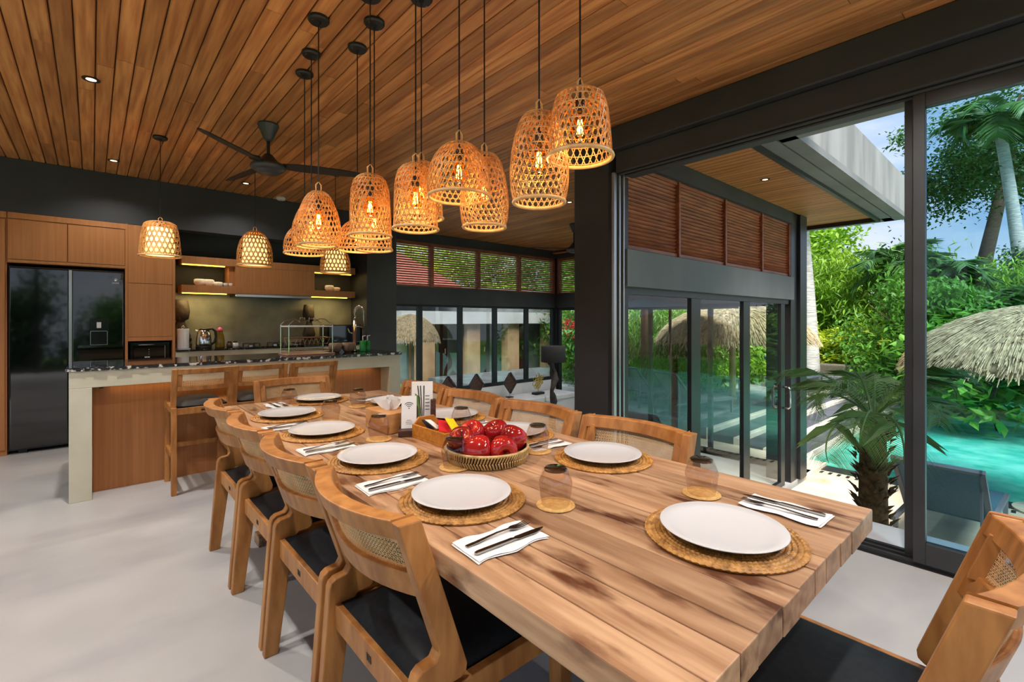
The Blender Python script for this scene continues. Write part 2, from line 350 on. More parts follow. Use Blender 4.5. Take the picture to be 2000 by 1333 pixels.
def louvre(parent, bays, ax, c, z0, z1, n, tilt, fw=.03, dep=.05, hs_=.006):
    """bays of slats along x (ax='x', wall y=c) or y; slats are single objects"""
    pitch = (z1-z0-.06)/n
    for e_ in sorted({v for ab in bays for v in ab}):
        p, q = e_-fw/2, e_+fw/2
        (rbox(p, q, c-dep*.9, c+dep*.9, z0, z1) if ax == 'x' else rbox(c-dep*.9, c+dep*.9, p, q, z0, z1)).build('louvre_post', m_louvre, parent, world=True)
    for (a, b) in bays:
        me = None
        for k in range(n):
            z = z0+.03+pitch*(k+.5)
            if me is None:
                L_ = (b-a-fw)/2; ct, st = math.cos(tilt), math.sin(tilt); w, h = .021, hs_
                vs = []
                for e in (-L_, L_):
                    for (u, v) in ((-w, -h), (w, -h), (w, h), (-w, h)):
                        s_ = u*ct-v*st; t_ = u*st+v*ct
                        vs.append((e, s_, t_) if ax == 'x' else (s_, e, t_))
                sm = MB().add(vs, [(0,1,2,3),(7,6,5,4),(0,4,5,1),(1,5,6,2),(2,6,7,3),(3,7,4,0)])
                o = sm.build('slat', m_louvre, parent); me = o.data
            else:
                o = bpy.data.objects.new('slat', me); col.objects.link(o); o.parent = parent
            p0 = OFF[parent]; mid = (a+b)/2
            o.location = ((mid, c, z) if ax == 'x' else (c, mid, z)); o.location -= Vector(p0)
        for (p, q) in ((z0, z0+.03), (z1-.03, z1)):
            (rbox(a+fw/2, b-fw/2, c-dep/2, c+dep/2, p, q) if ax == 'x' else rbox(c-dep/2, c+dep/2, a+fw/2, b-fw/2, p, q)).build('louvre_rail', m_louvre, parent, world=True)

# south wall of the living room: louvres over sliding doors
struct(rbox(3.34, 7.15, 2.28, 2.42, 2.60, H-.02).build('trim_6', m_char), 'charcoal beam above the red louvres')
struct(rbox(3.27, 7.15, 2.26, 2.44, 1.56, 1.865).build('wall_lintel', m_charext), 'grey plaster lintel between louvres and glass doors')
struct(MB().box(7.15, 7.66, 2.30, 2.62, LZ, H-.02).box(7.40, 7.67, 2.26, 2.30, LZ, H-.02).build('wall_corner', m_black, bevel=.004), 'black corner post of the living room')
w1 = struct(rbox(3.27, 7.15, 2.33, 2.37, 1.865, 1.885).build('window_1', m_louvre, loc=(5.2, 2.35, 1.87)), 'row of red timber louvres facing the terrace')
louvre(w1, [(3.285, 4.19), (4.19, 5.18), (5.18, 6.195), (6.195, 7.13)], 'x', 2.35, 1.885, 2.60, 19, -.75)
d2 = sempty('door_2', (5.2, 2.35, LZ))
rbox(3.27, 7.15, 2.32, 2.38, 1.50, 1.56).build('head_rail', m_black, d2, world=True)
for a, b in ((4.45, 4.64), (5.68, 5.86), (6.86, 7.0), (3.27, 3.33)): rbox(a, b, 2.325, 2.375, LZ, 1.50).build('door_stile', m_black, d2, world=True, bevel=.003)
for a, b in ((3.33, 4.45), (4.64, 5.68), (5.86, 6.86)):
    rbox(a, b, 2.325, 2.375, LZ, LZ+.07).build('bottom_rail', m_black, d2, world=True)
    rbox(a, b, 2.347, 2.353, LZ+.07, 1.50).build('pane', m_glass, d2, world=True)
hz = .245
for yy in (2.24, 2.44):
    s_ = 1 if yy > 2.35 else -1; y0 = 2.35+.026*s_
    MB().tube([(6.93, y0, hz-.14), (6.93, yy-.02*s_, hz-.14), (6.93, yy, hz-.12), (6.93, yy, hz+.12), (6.93, yy-.02*s_, hz+.14), (6.93, y0, hz+.14)], .014, 10).build('pull_handle', m_chrome, d2, world=True, smooth=True)
# far wall of the living room
struct(rbox(3.44, 7.9, 7.28, 7.42, 1.56, 1.87).build('wall_far_lintel', m_char), 'charcoal lintel above the far windows')
struct(rbox(3.44, 7.9, 7.26, 7.44, 2.66, H).build('trim_7', m_char), 'charcoal band above the far louvres')
struct(rbox(3.44, 7.9, 7.26, 7.44, LZ, -.04).build('wall_far', m_white), 'white low wall below the far windows')
w2 = struct(rbox(3.44, 7.8, 7.31, 7.37, 2.63, 2.66).build('window_2', m_louvre, loc=(5.6, 7.34, 1.87)), 'row of timber louvres high on the far wall')
louvre(w2, [(3.55, 4.56), (4.56, 5.62), (5.62, 6.70), (6.70, 7.72)], 'x', 7.33, 1.87, 2.63, 17, -.12, .07, .05, .0085)
w3 = sempty('window_3', (5.6, 7.34, 0))
rbox(3.44, 7.75, 7.31, 7.37, 1.52, 1.56).build('window_head', m_black, w3, world=True)
rbox(3.44, 7.75, 7.31, 7.37, -.04, .03).build('window_sill', m_black, w3, world=True)
mu = [3.44, 4.325, 5.195, 6.045, 6.915, 7.74]
for a in mu: rbox(a-.045, a+.045, 7.30, 7.37, .03, 1.52).build('mullion', m_black, w3, world=True)
for a, b in zip(mu, mu[1:]): rbox(a+.045, b-.045, 7.335, 7.341, .03, 1.52).build('pane', m_tintfar, w3, world=True)
# east wall of the living room
struct(rbox(7.76, 7.92, 7.24, 7.44, LZ, H).build('wall_corner', m_black), 'black far corner post of the living room')
struct(rbox(7.76, 7.90, 2.62, 7.24, 2.66, H).build('trim_8', m_char), 'charcoal band above the side louvres')
struct(rbox(7.76, 7.90, 2.62, 7.24, 1.56, 1.87).build('wall_east_lintel', m_char), 'charcoal lintel over the garden-side glass')
w4 = struct(rbox(7.80, 7.86, 2.62, 7.24, 2.63, 2.66).build('window_4', m_louvre, loc=(7.83, 5, 1.87)), 'timber louvres on the garden side')
louvre(w4, [(6.12, 7.22), (5.0, 6.12), (3.86, 5.0), (2.64, 3.86)], 'y', 7.83, 1.87, 2.63, 17, -.12, .07, .05, .0085)
w5 = sempty('window_5', (7.83, 5, 0))
rbox(7.80, 7.86, 2.62, 7.24, 1.50, 1.56).build('window_head', m_black, w5, world=True)
rbox(7.80, 7.86, 2.62, 7.24, LZ, LZ+.06).build('window_sill', m_black, w5, world=True)
mu = [2.66, 3.75, 4.9, 6.05, 7.2]
for a in mu: rbox(7.80, 7.86, a-.035, a+.035, LZ+.06, 1.50).build('mullion', m_black, w5, world=True)
for a, b in zip(mu, mu[1:]): rbox(7.827, 7.833, a+.035, b-.035, LZ+.06, 1.50).build('pane', m_glass, w5, world=True)

# outdoor canopy with cedar soffit and grey fascia
can = sempty('ceiling', (4, 1.5, 2.78)); can['label'] = 'cedar soffit of the canopy outside the opening'
cb = rbox(3.40, 3.95, -3.2, 2.26, 2.775, 3.1).build('canopy_slab', m_ceil_back, can, world=True)
rbox(3.95, 8.55, 1.58, 2.28, 2.775, 3.1).build('canopy_slab', m_ceil_back, can, world=True)
rbox(7.67, 8.55, 2.28, 7.4, 2.775, 3.1).build('canopy_slab', m_ceil_back, can, world=True)
boards(can, 3.42, 3.93, -3.2, 2.27, 2.757, .0886, m_soff, 'soffit_board', 0, R)
boards(can, 3.93, 7.65, 1.60, 2.28, 2.757, .0886, m_soff, 'soffit_board', 0, R)
boards(can, 7.65, 8.42, 1.60, 7.4, 2.757, .0886, m_soff, 'soffit_board', 0, R)
fas = sempty('trim_9', (4.2, 1.4, 2.75)); fas['label'] = 'grey plastered roof fascia with black drip edge'
rbox(3.93, 3.97, -3.2, 1.62, 2.70, 2.80).build('drip_edge', m_black, fas, world=True)
rbox(3.93, 8.46, 1.56, 1.60, 2.70, 2.80).build('drip_edge', m_black, fas, world=True)
rbox(8.42, 8.46, 1.56, 7.4, 2.70, 2.80).build('drip_edge', m_black, fas, world=True)
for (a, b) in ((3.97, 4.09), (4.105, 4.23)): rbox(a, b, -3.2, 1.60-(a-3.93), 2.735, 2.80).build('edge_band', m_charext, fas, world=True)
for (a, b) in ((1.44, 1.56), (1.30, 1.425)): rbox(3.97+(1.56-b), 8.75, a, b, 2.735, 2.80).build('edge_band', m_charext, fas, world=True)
rbox(4.23, 8.75, 1.30, 1.42, 2.80, 3.30).build('fascia', m_fascia, fas, world=True)
rbox(4.11, 4.23, -3.2, 1.42, 2.80, 3.30).build('fascia', m_fascia, fas, world=True)
rbox(8.46, 8.75, 1.42, 7.4, 2.735, 3.30).build('fascia', m_fascia, fas, world=True)
struct(MB().box(-3.3, 4.11, -3.3, 7.6, 3.17, 3.25).box(4.11, 8.6, 1.42, 7.6, 3.17, 3.25).build('ceiling', m_charext), 'unseen flat roof slab added to block light from above')  # unseen slab added over the ceilings to block sun and sky
# room outside the frame: left glazing, unseen rear opening made for sky light
dl = sempty('window_6', (-3, 2, 0))
for yy in (-3.1, -1.2, .7, 2.6, 4.5, 6.4): rbox(-3.14, -3.06, yy-.04, yy+.04, 0, 2.6).build('mullion', m_black, dl, world=True)
rbox(-3.16, -3.04, -3.2, 7.2, 2.6, H).build('window_head', m_char, dl, world=True)
dk = sempty('window_7', (0, -3.1, 0))
for xx in (-3.1, -1.0, 1.1, 3.2): rbox(xx-.04, xx+.04, -3.14, -3.06, 0, 2.6).build('mullion', m_black, dk, world=True)
rbox(-3.2, 3.21, -3.16, -3.04, 2.6, H).build('window_head', m_char, dk, world=True)

# ================================================================== GROUNDS
struct(rbox(-40, -3.2, -30, 40, -1.3, -.15).build('floor', m_lawn), 'lawn beyond the left side of the house')
struct(rbox(-3.2, 60, -30, -3.2, -1.6, -1.2).build('floor', m_lawn), 'garden ground behind the camera')
struct(rbox(3.21, 60, 7.44, 60, -1.5, -1.0).build('floor', m_lawn), 'garden ground beyond the far wall')
# ================================================================== KITCHEN
# tall oak cabinets
def cab(name, label, x0, x1, z0, z1, doors):
    t = thing(name, label, 'cabinet', ((x0+x1)/2, 6.8, z0))
    rbox(x0, x1, 6.515, 7.09, z0, z1).build('carcass', m_veneer, t, world=True)
    for (a, b, c, d) in doors: rbox(a+.003, b-.003, 6.497, 6.515, c+.003, d-.003).build('door', m_veneer, t, world=True, bevel=.0015)
    return t
cab('tall_cabinet', 'narrow oak end panel cabinet left of the black refrigerator', -1.25, -.602, 0, 2.31, [(-1.25, -.612, .05, 2.24), (-1.25, -.602, 2.245, 2.31)])
cab('overhead_cabinet', 'oak overhead cabinet with two doors above the black refrigerator', -.602, .275, 1.83, 2.31, [(-.600, -.184, 1.86, 2.245), (-.184, .262, 1.86, 2.245), (-.600, .275, 2.248, 2.31), (-.600, .275, 1.83, 1.86)])
t = thing('tall_cabinet', 'oak tall cabinet right of the refrigerator holding the black oven', 'cabinet', (.48, 6.8, 0))
rbox(.262, .285, 6.50, 7.09, 0, 2.31).build('side_panel', m_veneer, t, world=True)
rbox(.675, .70, 6.50, 7.09, 0, 2.31).build('side_panel', m_veneer, t, world=True)
rbox(.285, .675, 6.515, 7.09, 1.06, 2.31).build('carcass', m_veneer, t, world=True)
rbox(.285, .675, 6.515, 7.09, 0, .78).build('carcass', m_veneer, t, world=True)
rbox(.285, .675, 7.0, 7.09, .78, 1.06).build('niche_back', m_dark_iron, t, world=True)
for a, b in ((1.055, 1.098), (1.101, 1.676), (1.682, 2.305), (.05, .775)): rbox(.287, .673, 6.50, 6.515, a, b).build('door', m_veneer, t, world=True, bevel=.0015)
# refrigerator
t = thing('refrigerator', 'glossy black double-door refrigerator between oak cabinets', 'refrigerator', (-.16, 6.8, 0))
rbox(-.595, .255, 6.54, 7.08, .03, 1.80).build('body', m_black, t, world=True)
da = rbox(-.585, -.178, 6.49, 6.54, .05, 1.785).build('door', m_black_gloss, t, world=True, bevel=.008, bseg=3)
db = rbox(-.150, .250, 6.49, 6.54, .05, 1.785).build('door', m_black_gloss, t, world=True, bevel=.008, bseg=3)
rbox(-.176, -.152, 6.497, 6.535, .05, 1.785).build('handle_channel', m_steel, t, world=True)
# ice dispenser recess outline and badge
def rectframe(mb, x0, x1, z0, z1, y, w, d=.004):
    mb.box(x0, x1, y-d, y, z0, z0+w); mb.box(x0, x1, y-d, y, z1-w, z1); mb.box(x0, x0+w, y-d, y, z0, z1); mb.box(x1-w, x1, y-d, y, z0, z1); return mb
dsp = rbox(-.02, .125, 6.486, 6.49, 1.02, 1.30).build('dispenser', m_oven, db, world=True, bevel=.006)
rectframe(MB(), -.015, .12, 1.025, 1.17, 6.486, .004).build('dispenser_tray', m_steel, dsp, world=True)
rbox(.035, .07, 6.482, 6.486, 1.20, 1.26).build('dispenser_display', m_ceramic, dsp, world=True)
b = MB().box(.155, .215, 6.487, 6.49, 1.665, 1.668)
for k in range(9): b.box(.157+k*.0065, .161+k*.0065, 6.487, 6.49, 1.672, 1.678)
b.tube([(.178, 6.488, 1.69), (.178, 6.488, 1.715), (.192, 6.488, 1.715), (.196, 6.488, 1.707), (.192, 6.488, 1.70), (.178, 6.488, 1.70)], .0025, 6).build('badge', m_steel, db, world=True)
for s_ in (-.5, .17): rbox(s_-.03, s_+.03, 6.55, 6.62, 0, .05).build('foot', m_dark_iron, t, world=True)
# oven in the niche
t = thing('toaster_oven', 'black glass countertop oven standing in the cabinet niche', 'oven', (.48, 6.7, .785))
rbox(.305, .655, 6.56, 6.98, .80, 1.04).build('body', m_oven, t, world=True, bevel=.005)
rbox(.335, .62, 6.548, 6.56, .81, 1.03).build('glass_front', m_black_gloss, t, world=True, bevel=.003)
for s_ in (.34, .60): rbox(s_, s_+.03, 6.6, 6.9, .781, .80).build('foot', m_dark_iron, t, world=True)
MB().tube([(.375, 6.53, 1.012), (.515, 6.53, 1.012)], .006, 8).build('door_handle', m_steel, t, world=True, smooth=True)
b = MB()
for k in range(4): b.box(.43+k*.012, .438+k*.012, 6.545, 6.548, .868, .882)
for z_ in (.905, .93, .955): b.box(.465, .471, 6.545, 6.548, z_, z_+.005)
b.build('panel_print', m_ceramic, t, world=True)
t_led = rbox(.375, .515, 6.545, 6.548, .828, .842).build('display_strip', m_steel, t, world=True)
rbox(.607, .613, 6.540, 6.548, .86, 1.0).build('side_trim', m_steel, t, world=True)

# shelf unit over the counter
t = thing('wall_shelf', 'oak wall shelf unit with closed middle box above the stove', 'shelf', (1.85, 6.9, 1.61))
rbox(.785, 2.90, 6.74, 7.06, 1.955, 2.045).build('upper_shelf', m_veneer, t, world=True, bevel=.002)
rbox(.785, 2.895, 6.74, 7.06, 1.612, 1.70).build('lower_shelf', m_veneer, t, world=True, bevel=.002)
rbox(1.345, 2.315, 6.745, 7.06, 1.70, 1.955).build('cupboard_front', m_veneer, t, world=True)
rbox(1.285, 1.345, 6.80, 7.06, 1.70, 1.955).build('divider', m_veneer, t, world=True)
for x0, x1, z_ in ((.80, 1.26, 1.612), (2.28, 2.80, 1.612), (.80, 1.24, 1.955), (2.34, 2.86, 1.955)):
    rbox(x0, x1, 6.80, 6.815, z_-.010, z_-.001).build('led_strip', m_led, t, world=True)
    lo = light('AREA', ((x0+x1)/2, 6.84, z_-.014), 2.0 if z_ < 1.7 else .5, (1, .78, .34), t, .12); lo.data.shape = 'RECTANGLE'; lo.data.size = x1-x0; lo.data.size_y = .03
t = thing('range_hood', 'slim steel range hood under the oak shelf', 'range hood', (1.8, 6.9, 1.57))
rbox(1.34, 2.26, 6.72, 7.05, 1.578, 1.611).build('hood_body', m_oven, t, world=True)
rbox(1.34, 2.26, 6.705, 6.72, 1.576, 1.609).build('front_rail', m_steel, t, world=True, bevel=.003)

# back counter
t = thing('kitchen_counter', 'pale concrete kitchen counter along the back wall', 'counter', (1.85, 6.75, 0))
rbox(.702, 2.965, 6.47, 7.06, .865, .925).build('concrete_band', m_island, t, world=True)
for k in range(4): rbox(.71+k*.563, .71+k*.563+.557, 6.50, 6.52, .08, .86).build('door', m_veneer, t, world=True)
rbox(.705, 2.96, 6.52, 7.06, 0, .865).build('carcass', m_veneer, t, world=True)
tag(rbox(.702, 2.968, 6.45, 7.06, .925, .945).build('countertop', m_granite, bevel=.002), 'black granite countertop along the backsplash', 'countertop')
# gas hob with burners
t = thing('gas_hob', 'black gas hob with cast iron burner grates on the back counter', 'stove', (1.75, 6.75, .945))
rbox(1.38, 2.12, 6.50, 6.98, .9451, .953).build('hob_plate', m_black_gloss, t, world=True)
for cx_, cy_ in ((1.52, 6.72), (1.82, 6.78), (2.03, 6.62)):
    bu = MB().lathe([(.0, .953), (.045, .953), (.045, .965), (.03, .972), (0, .972)], 16, (cx_, cy_, 0)).build('burner', m_steel, t, world=True)
    g = MB()
    for a in range(4): g.bar((cx_+.02*math.cos(a*PI/2), cy_+.02*math.sin(a*PI/2), .985), (cx_+.10*math.cos(a*PI/2), cy_+.10*math.sin(a*PI/2), .985), .012, .012)
    for a in range(4): g.bar((cx_+.095*math.cos(a*PI/2), cy_+.095*math.sin(a*PI/2), .953), (cx_+.095*math.cos(a*PI/2), cy_+.095*math.sin(a*PI/2), .99), .012, .012)
    g.tube([(cx_+.095*math.cos(a*PI/8), cy_+.095*math.sin(a*PI/8), .985) for a in range(16)], .006, 6, closed=True).build('grate', m_dark_iron, bu, world=True)
# paper towel
t = thing('paper_towel_holder', 'upright paper towel roll on a white stand beside the kettle', 'paper towel', (.79, 6.66, .945))
MB().lathe([(0, 0), (.075, 0), (.075, .01), (0, .01)], 20).build('base', m_ceramic, t)
MB().lathe([(.018, .011), (.06, .011), (.061, .02), (.061, .225), (.06, .235), (.018, .235)], 24, close=True).build('paper_roll', m_paper, t, smooth=False)
MB().tube([(0, 0, .01), (0, 0, .235), (-.015, 0, .255), (0, 0, .27), (.015, 0, .255), (0, 0, .24)], .004, 6).build('rod', m_chrome, t, smooth=True)
# kettle
t = thing('electric_kettle', 'shiny steel electric kettle with black handle', 'kettle', (1.0, 6.68, .945))
MB().lathe([(0, 0), (.083, 0), (.085, .02), (.08, .03), (0, .03)], 24).build('base', m_dark_iron, t, smooth=False)
MB().lathe([(.08, .03), (.082, .06), (.075, .14), (.06, .20), (.048, .225), (0, .232)], 28).build('body', m_chrome, t, smooth=True)
MB().lathe([(0, .245), (.015, .243), (.04, .235), (.05, .226), (0, .226)], 20).build('lid', m_dark_iron, t, smooth=True)
MB().tube([(.045, 0, .225), (.085, 0, .235), (.118, 0, .20), (.125, 0, .13), (.11, 0, .07), (.08, 0, .045)], [.012, .013, .014, .014, .013, .012], 10).build('handle', m_dark_iron, t, smooth=True)
MB().tube([(-.05, 0, .19), (-.085, 0, .215)], [.018, .009], 10).build('spout', m_chrome, t, smooth=True)
# oil bottle
t = thing('oil_bottle', 'amber cooking oil bottle with pink cap beside the kettle', 'bottle', (1.17, 6.70, .945))
MB().lathe([(0, 0), (.05, 0), (.052, .01), (.05, .10), (.042, .15), (.03, .18), (.03, .20), (0, .20)], 20).build('bottle_body', m_oil, t, smooth=True)
MB().lathe([(.033, .20), (.035, .215), (.025, .235), (.008, .25), (0, .25)], 14).build('cap', m_pink, t, smooth=True)
for i, (dx, mt, nm) in enumerate(((1.27, m_darkwood, 'brown glass spice jar with dark lid right of the oil bottle'), (1.335, m_ceramic, 'white salt jar with black lid near the gas hob'))):
    t = thing('spice_jar', nm, 'jar', (dx, 6.69, .945), group='spice jars by the hob')
    MB().lathe([(0, 0), (.03, 0), (.033, .01), (.03, .055), (0, .055)], 16).build('jar_body', mt, t, smooth=True)
    MB().lathe([(0, .075), (.022, .075), (.024, .056), (0, .056)], 16).build('lid', m_dark_iron, t)
# carved figures against the backsplash
def carving(label, x, y, h, w, seed):
    r = random.Random(seed); t = thing('carved_sculpture', label, 'sculpture', (x, y, .945))
    rbox(-w*.55, w*.55, -.05, .05, 0, h*.10).build('plinth', m_carve, t, bevel=.006)
    prof = [(0, h*.10), (w*.42, h*.10), (w*.50, h*.25), (w*.36, h*.42), (w*.24, h*.52), (w*.22, h*.56), (w*.40, h*.60), (w*.46, h*.75), (w*.44, h*.98), (w*.3, h), (0, h)]
    m = MB(); n = 14
    for (rr, z) in prof:
        for j in range(n): a = 2*PI*j/n; q = rr*(1+r.uniform(-.14, .14)); m.v.append((q*math.cos(a), q*.6*math.sin(a), z))
    m.f = [(i*n+j, i*n+(j+1) % n, (i+1)*n+(j+1) % n, (i+1)*n+j) for i in range(len(prof)-1) for j in range(n)]
    m.build('figure', m_carve, t, smooth=True)
carving('tall dark carved stone figure behind the paper towel roll', .80, 6.93, .585, .20, 1)
carving('dark carved wooden figure between stove and microwave', 2.30, 6.93, .56, .17, 2)
# microwave
t = thing('microwave', 'black microwave at the right end of the back counter', 'microwave', (2.70, 6.8, .945))
rbox(2.47, 2.93, 6.62, 7.0, .955, 1.215).build('body', m_oven, t, world=True, bevel=.006)
rbox(2.49, 2.79, 6.61, 6.62, .975, 1.20).build('glass_door', m_black_gloss, t, world=True)
rbox(2.80, 2.915, 6.612, 6.62, .975, 1.20).build('control_panel', m_dark_iron, t, world=True)
MB().box(2.53, 2.57, 6.606, 6.61, .99, .994).box(2.68, 2.72, 6.606, 6.61, .99, .994).build('door_print', m_steel, t, world=True)
for s_ in (2.50, 2.88): rbox(s_, s_+.02, 6.65, 6.95, .9451, .955).build('foot', m_dark_iron, t, world=True)
# wall socket
tag(rbox(.885, .925, 7.045, 7.06, 1.02, 1.06).build('wall_socket', m_dark_iron), 'small black wall socket behind the kettle', 'socket')
# shelf decorations
def coral(label, x, z, n, s, seed):
    r = random.Random(seed); t = thing('shell_bowl', label, 'bowl', (x, 6.88, z), group='shell bowls on the shelf')
    m = MB()
    for k in range(n):
        cx_ = (k-(n-1)/2)*s*1.1; hh = s*(1.0 if k < n-1 else .7)
        m.lathe([(0, 0), (s*.45, 0), (s*.75, hh*.45), (s*.72, hh*.9), (s*.6, hh), (s*.45, hh*.8), (0, hh*.6)], 12, (cx_, r.uniform(-.01, .01), 0))
    m.build('bowl_shell', m_coral, t, smooth=True)
coral('large white shell bowls on the left of the lower oak shelf', 1.08, 1.70, 3, .085, 1)
coral('small white shell bowls on the right end of the lower oak shelf', 2.62, 1.70, 2, .085, 2)
for i in range(3):
    tag(MB().lathe([(0, 0), (.02, 0), (.026, .02), (.028, .045), (.024, .045), (.02, .008), (0, .006)], 14).build('cup', m_ceramic, loc=None, smooth=True), ('tiny white cup nearest the shell bowls', 'middle one of three tiny white cups on the shelf', 'tiny white cup nearest the closed shelf box')[i], 'cup', 'tiny white cups').location = (1.215+i*.055-.02, 6.82, 1.70)

# island
t = thing('kitchen_island', 'pale concrete kitchen island with recessed oak panel', 'kitchen island', (1.15, 4.85, 0))
MB().box(-.122, 0, 4.502, 5.20, 0, .80).box(2.304, 2.427, 4.502, 5.20, 0, .80).box(-.122, 2.427, 4.502, 5.20, .80, .92).build('concrete_frame', m_island, t, world=True, bevel=.003)
rbox(0.001, 2.303, 4.70, 4.72, 0, .799).build('front_panel', m_veneer, t, world=True)
rbox(0.001, 2.303, 4.72, 5.18, .05, .799).build('carcass', m_veneer, t, world=True)
rbox(.1, 2.2, 4.685, 4.698, .788, .798).build('led_strip', m_led_dim, t, world=True)
lo = light('AREA', (1.15, 4.66, .785), .45, (1, .66, .25), t, .1); lo.data.shape = 'RECTANGLE'; lo.data.size = 2.1; lo.data.size_y = .03
MB().lathe([(0, 0), (.012, 0), (.012, .006), (0, .006)], 12).build('cable_grommet', m_dark_iron, t).location = (-1.15+.05, -.152, .77)
bpy.context.view_layer.update()
slab = thing('island_worktop', 'black granite worktop with rough speckled edge on the island', 'countertop', (1.15, 4.85, .92))
rbox(-.135, 2.44, 4.492, 5.22, .921, .945).build('slab', m_granite, slab, world=True)
e = MB(); x = -.14; rr = random.Random(5)
while x < 2.43:
    w = rr.uniform(.02, .05); dy = rr.uniform(0, .008)
    e.box(x, min(x+w, 2.445), 4.484+dy, 4.492, .9212, .9445-rr.uniform(0, .004)); x += w
stuff(e.build('chipped_edge', m_granite_edge, slab, world=True))
# wire dish rack
t = thing('dish_rack', 'two-tier white wire dish rack with curved top on the island', 'dish rack', (1.59, 4.85, .945))
w, d = .205, .13
m = MB()
for sx in (-1, 1):
    for sy in (-1, 1): m.tube([(sx*w, sy*d, 0), (sx*w, sy*d, .29)], .004, 6)
m.build('post', m_chrome, t)
for z_ in (.045, .165, .275):
    MB().tube([(-w, -d, z_), (w, -d, z_), (w, d, z_), (-w, d, z_)], .0045 if z_ < .2 else .008, 6, closed=True).build('tier_rim', m_steel if z_ < .2 else m_ceramic, t)
m = MB()
for k in range(11): x = -w+.02+k*.037; m.tube([(x, -d, .045), (x, d, .045)], .0025, 5)
for k in range(9): x = -w+.03+k*.044; m.tube([(x, -d, .165), (x, -d*.5, .10), (x, d*.5, .10), (x, d, .165)], .0025, 5)
stuff(m.build('wire_grid', m_steel, t))
for sy in (-1, 1):
    MB().tube([(-w, sy*d, .29), (-w*.8, sy*d, .33), (-w*.35, sy*d, .345), (-w*.12, sy*d, .315), (-w*.1, sy*d, .36), (w*.1, sy*d, .36), (w*.14, sy*d, .325), (w*.4, sy*d, .35), (w*.65, sy*d, .345), (w, sy*d, .29)], .0045, 6).build('top_arch', m_steel, t)
rbox(-w-.02, w+.02, -d-.02, d+.02, .0, .012).build('drip_tray', M('copper_tray', '#9a7560', rough=.3), t, bevel=.003)
for i, (x_, lb) in enumerate(((1.885, 'round brown ceramic bowl next to the dish rack'), (2.02, 'round brown ceramic bowl next to the tap'))):
    tag(MB().lathe([(0, 0), (.035, 0), (.062, .03), (.068, .065), (.060, .098), (.052, .098), (.06, .06), (.03, .012), (0, .01)], 22).build('ceramic_bowl', m_brown_ceramic, smooth=True), lb, 'bowl', 'brown bowls on the island').location = (x_, 4.88, .945)
# spring tap
t = thing('kitchen_tap', 'tall chrome spring-neck kitchen tap on the island', 'tap', (2.10, 4.90, .945))
MB().lathe([(0, 0), (.028, 0), (.028, .02), (.016, .03), (.016, .33), (0, .33)], 16).build('column', m_chrome, t, smooth=True)
pts = [(0, 0, .33)] + [(.05-.05*math.cos(a*PI/10), 0, .42+.06*math.sin(a*PI/10)) for a in range(11)] + [(.10, 0, .36), (.10, 0, .25)]
MB().tube(pts, .006, 8).build('hose', m_steel, t, smooth=True)
sp = []; T_ = 14
for i in range(T_*10+1):
    f_ = i/(T_*10); q = f_*(len(pts)-3); k = int(q); fr_ = q-k; p = Vector(pts[k]).lerp(Vector(pts[k+1]), fr_); a = f_*T_*2*PI
    dv = (Vector(pts[k+1])-Vector(pts[k])).normalized(); n1 = Vector((0, 1, 0)); n2 = dv.cross(n1); sp.append(p+(n1*math.cos(a)+n2*math.sin(a))*.014)
MB().tube(sp, .0035, 5).build('spring', m_chrome, t, smooth=True)
MB().lathe([(0, .14), (.016, .14), (.018, .16), (.013, .25), (0, .25)], 14, (.10, 0, 0)).build('spray_head', m_dark_iron, t, smooth=True)
MB().tube([(0, 0, .27), (.05, 0, .27), (.10, 0, .255)], .005, 6).build('holder_arm', m_chrome, t)
MB().tube([(-.015, 0, .19), (-.06, 0, .21), (-.07, 0, .25)], .006, 8).build('lever', m_chrome, t, smooth=True)
for i, (x_, y_, lb) in enumerate(((2.165, 4.84, 'green soap dispenser bottle nearest the tap'), (2.235, 4.88, 'green soap dispenser bottle farthest right on the island'))):
    t = thing('soap_bottle', lb, 'bottle', (x_, y_, .945), group='green soap bottles')
    MB().lathe([(0, 0), (.032, 0), (.034, .01), (.034, .10), (.02, .118), (0, .118)], 18).build('bottle_body', m_green_glass, t, smooth=True)
    MB().tube([(0, 0, .118), (0, 0, .165), (.03, 0, .17)], [.008, .007, .005], 8).build('pump', m_ceramic, t, smooth=True)

# ================================================================== DINING TABLE
TX0, TX1, TY0, TY1, TZ = .585, 1.607, .312, 3.29, .76
t = thing('dining_table', 'long reclaimed teak plank dining table on trestle legs', 'table', (1.096, 1.8, 0))
rr = random.Random(3)
rbox(TX0+.012, TX1-.012, TY0+.03, TY1-.03, TZ-.052, TZ-.006).build('core_board', m_plankend, t, world=True)
x = TX0
ws = [.078, .094, .070, .112, .086, .10, .074, .108, .09, .082, .128]; k_ = (TX1-TX0)/sum(ws)
for i, w in enumerate(ws):
    w *= k_; y = TY0 + rr.uniform(-.002, .003)
    cuts = [y]
    if i not in (0, len(ws)-1):
        while cuts[-1] < TY1-.7: cuts.append(cuts[-1]+rr.uniform(.38, 1.35))
    if TY1-cuts[-1] < .25 and len(cuts) > 1: cuts.pop()
    cuts.append(TY1+rr.uniform(-.006, .004))
    for a, b_ in zip(cuts, cuts[1:]):
        edge = i in (0, len(ws)-1); z0 = TZ-.058 if (edge or a == cuts[0] or b_ == cuts[-1]) else TZ-.02
        dz = rr.uniform(-.0012, .0004)
        rbox(x+.0013, x+w-.0013, a+.0012, b_-.0012, z0, TZ+dz).build('plank', m_plank, t, world=True, bevel=.0035 if edge else .002)
    x += w
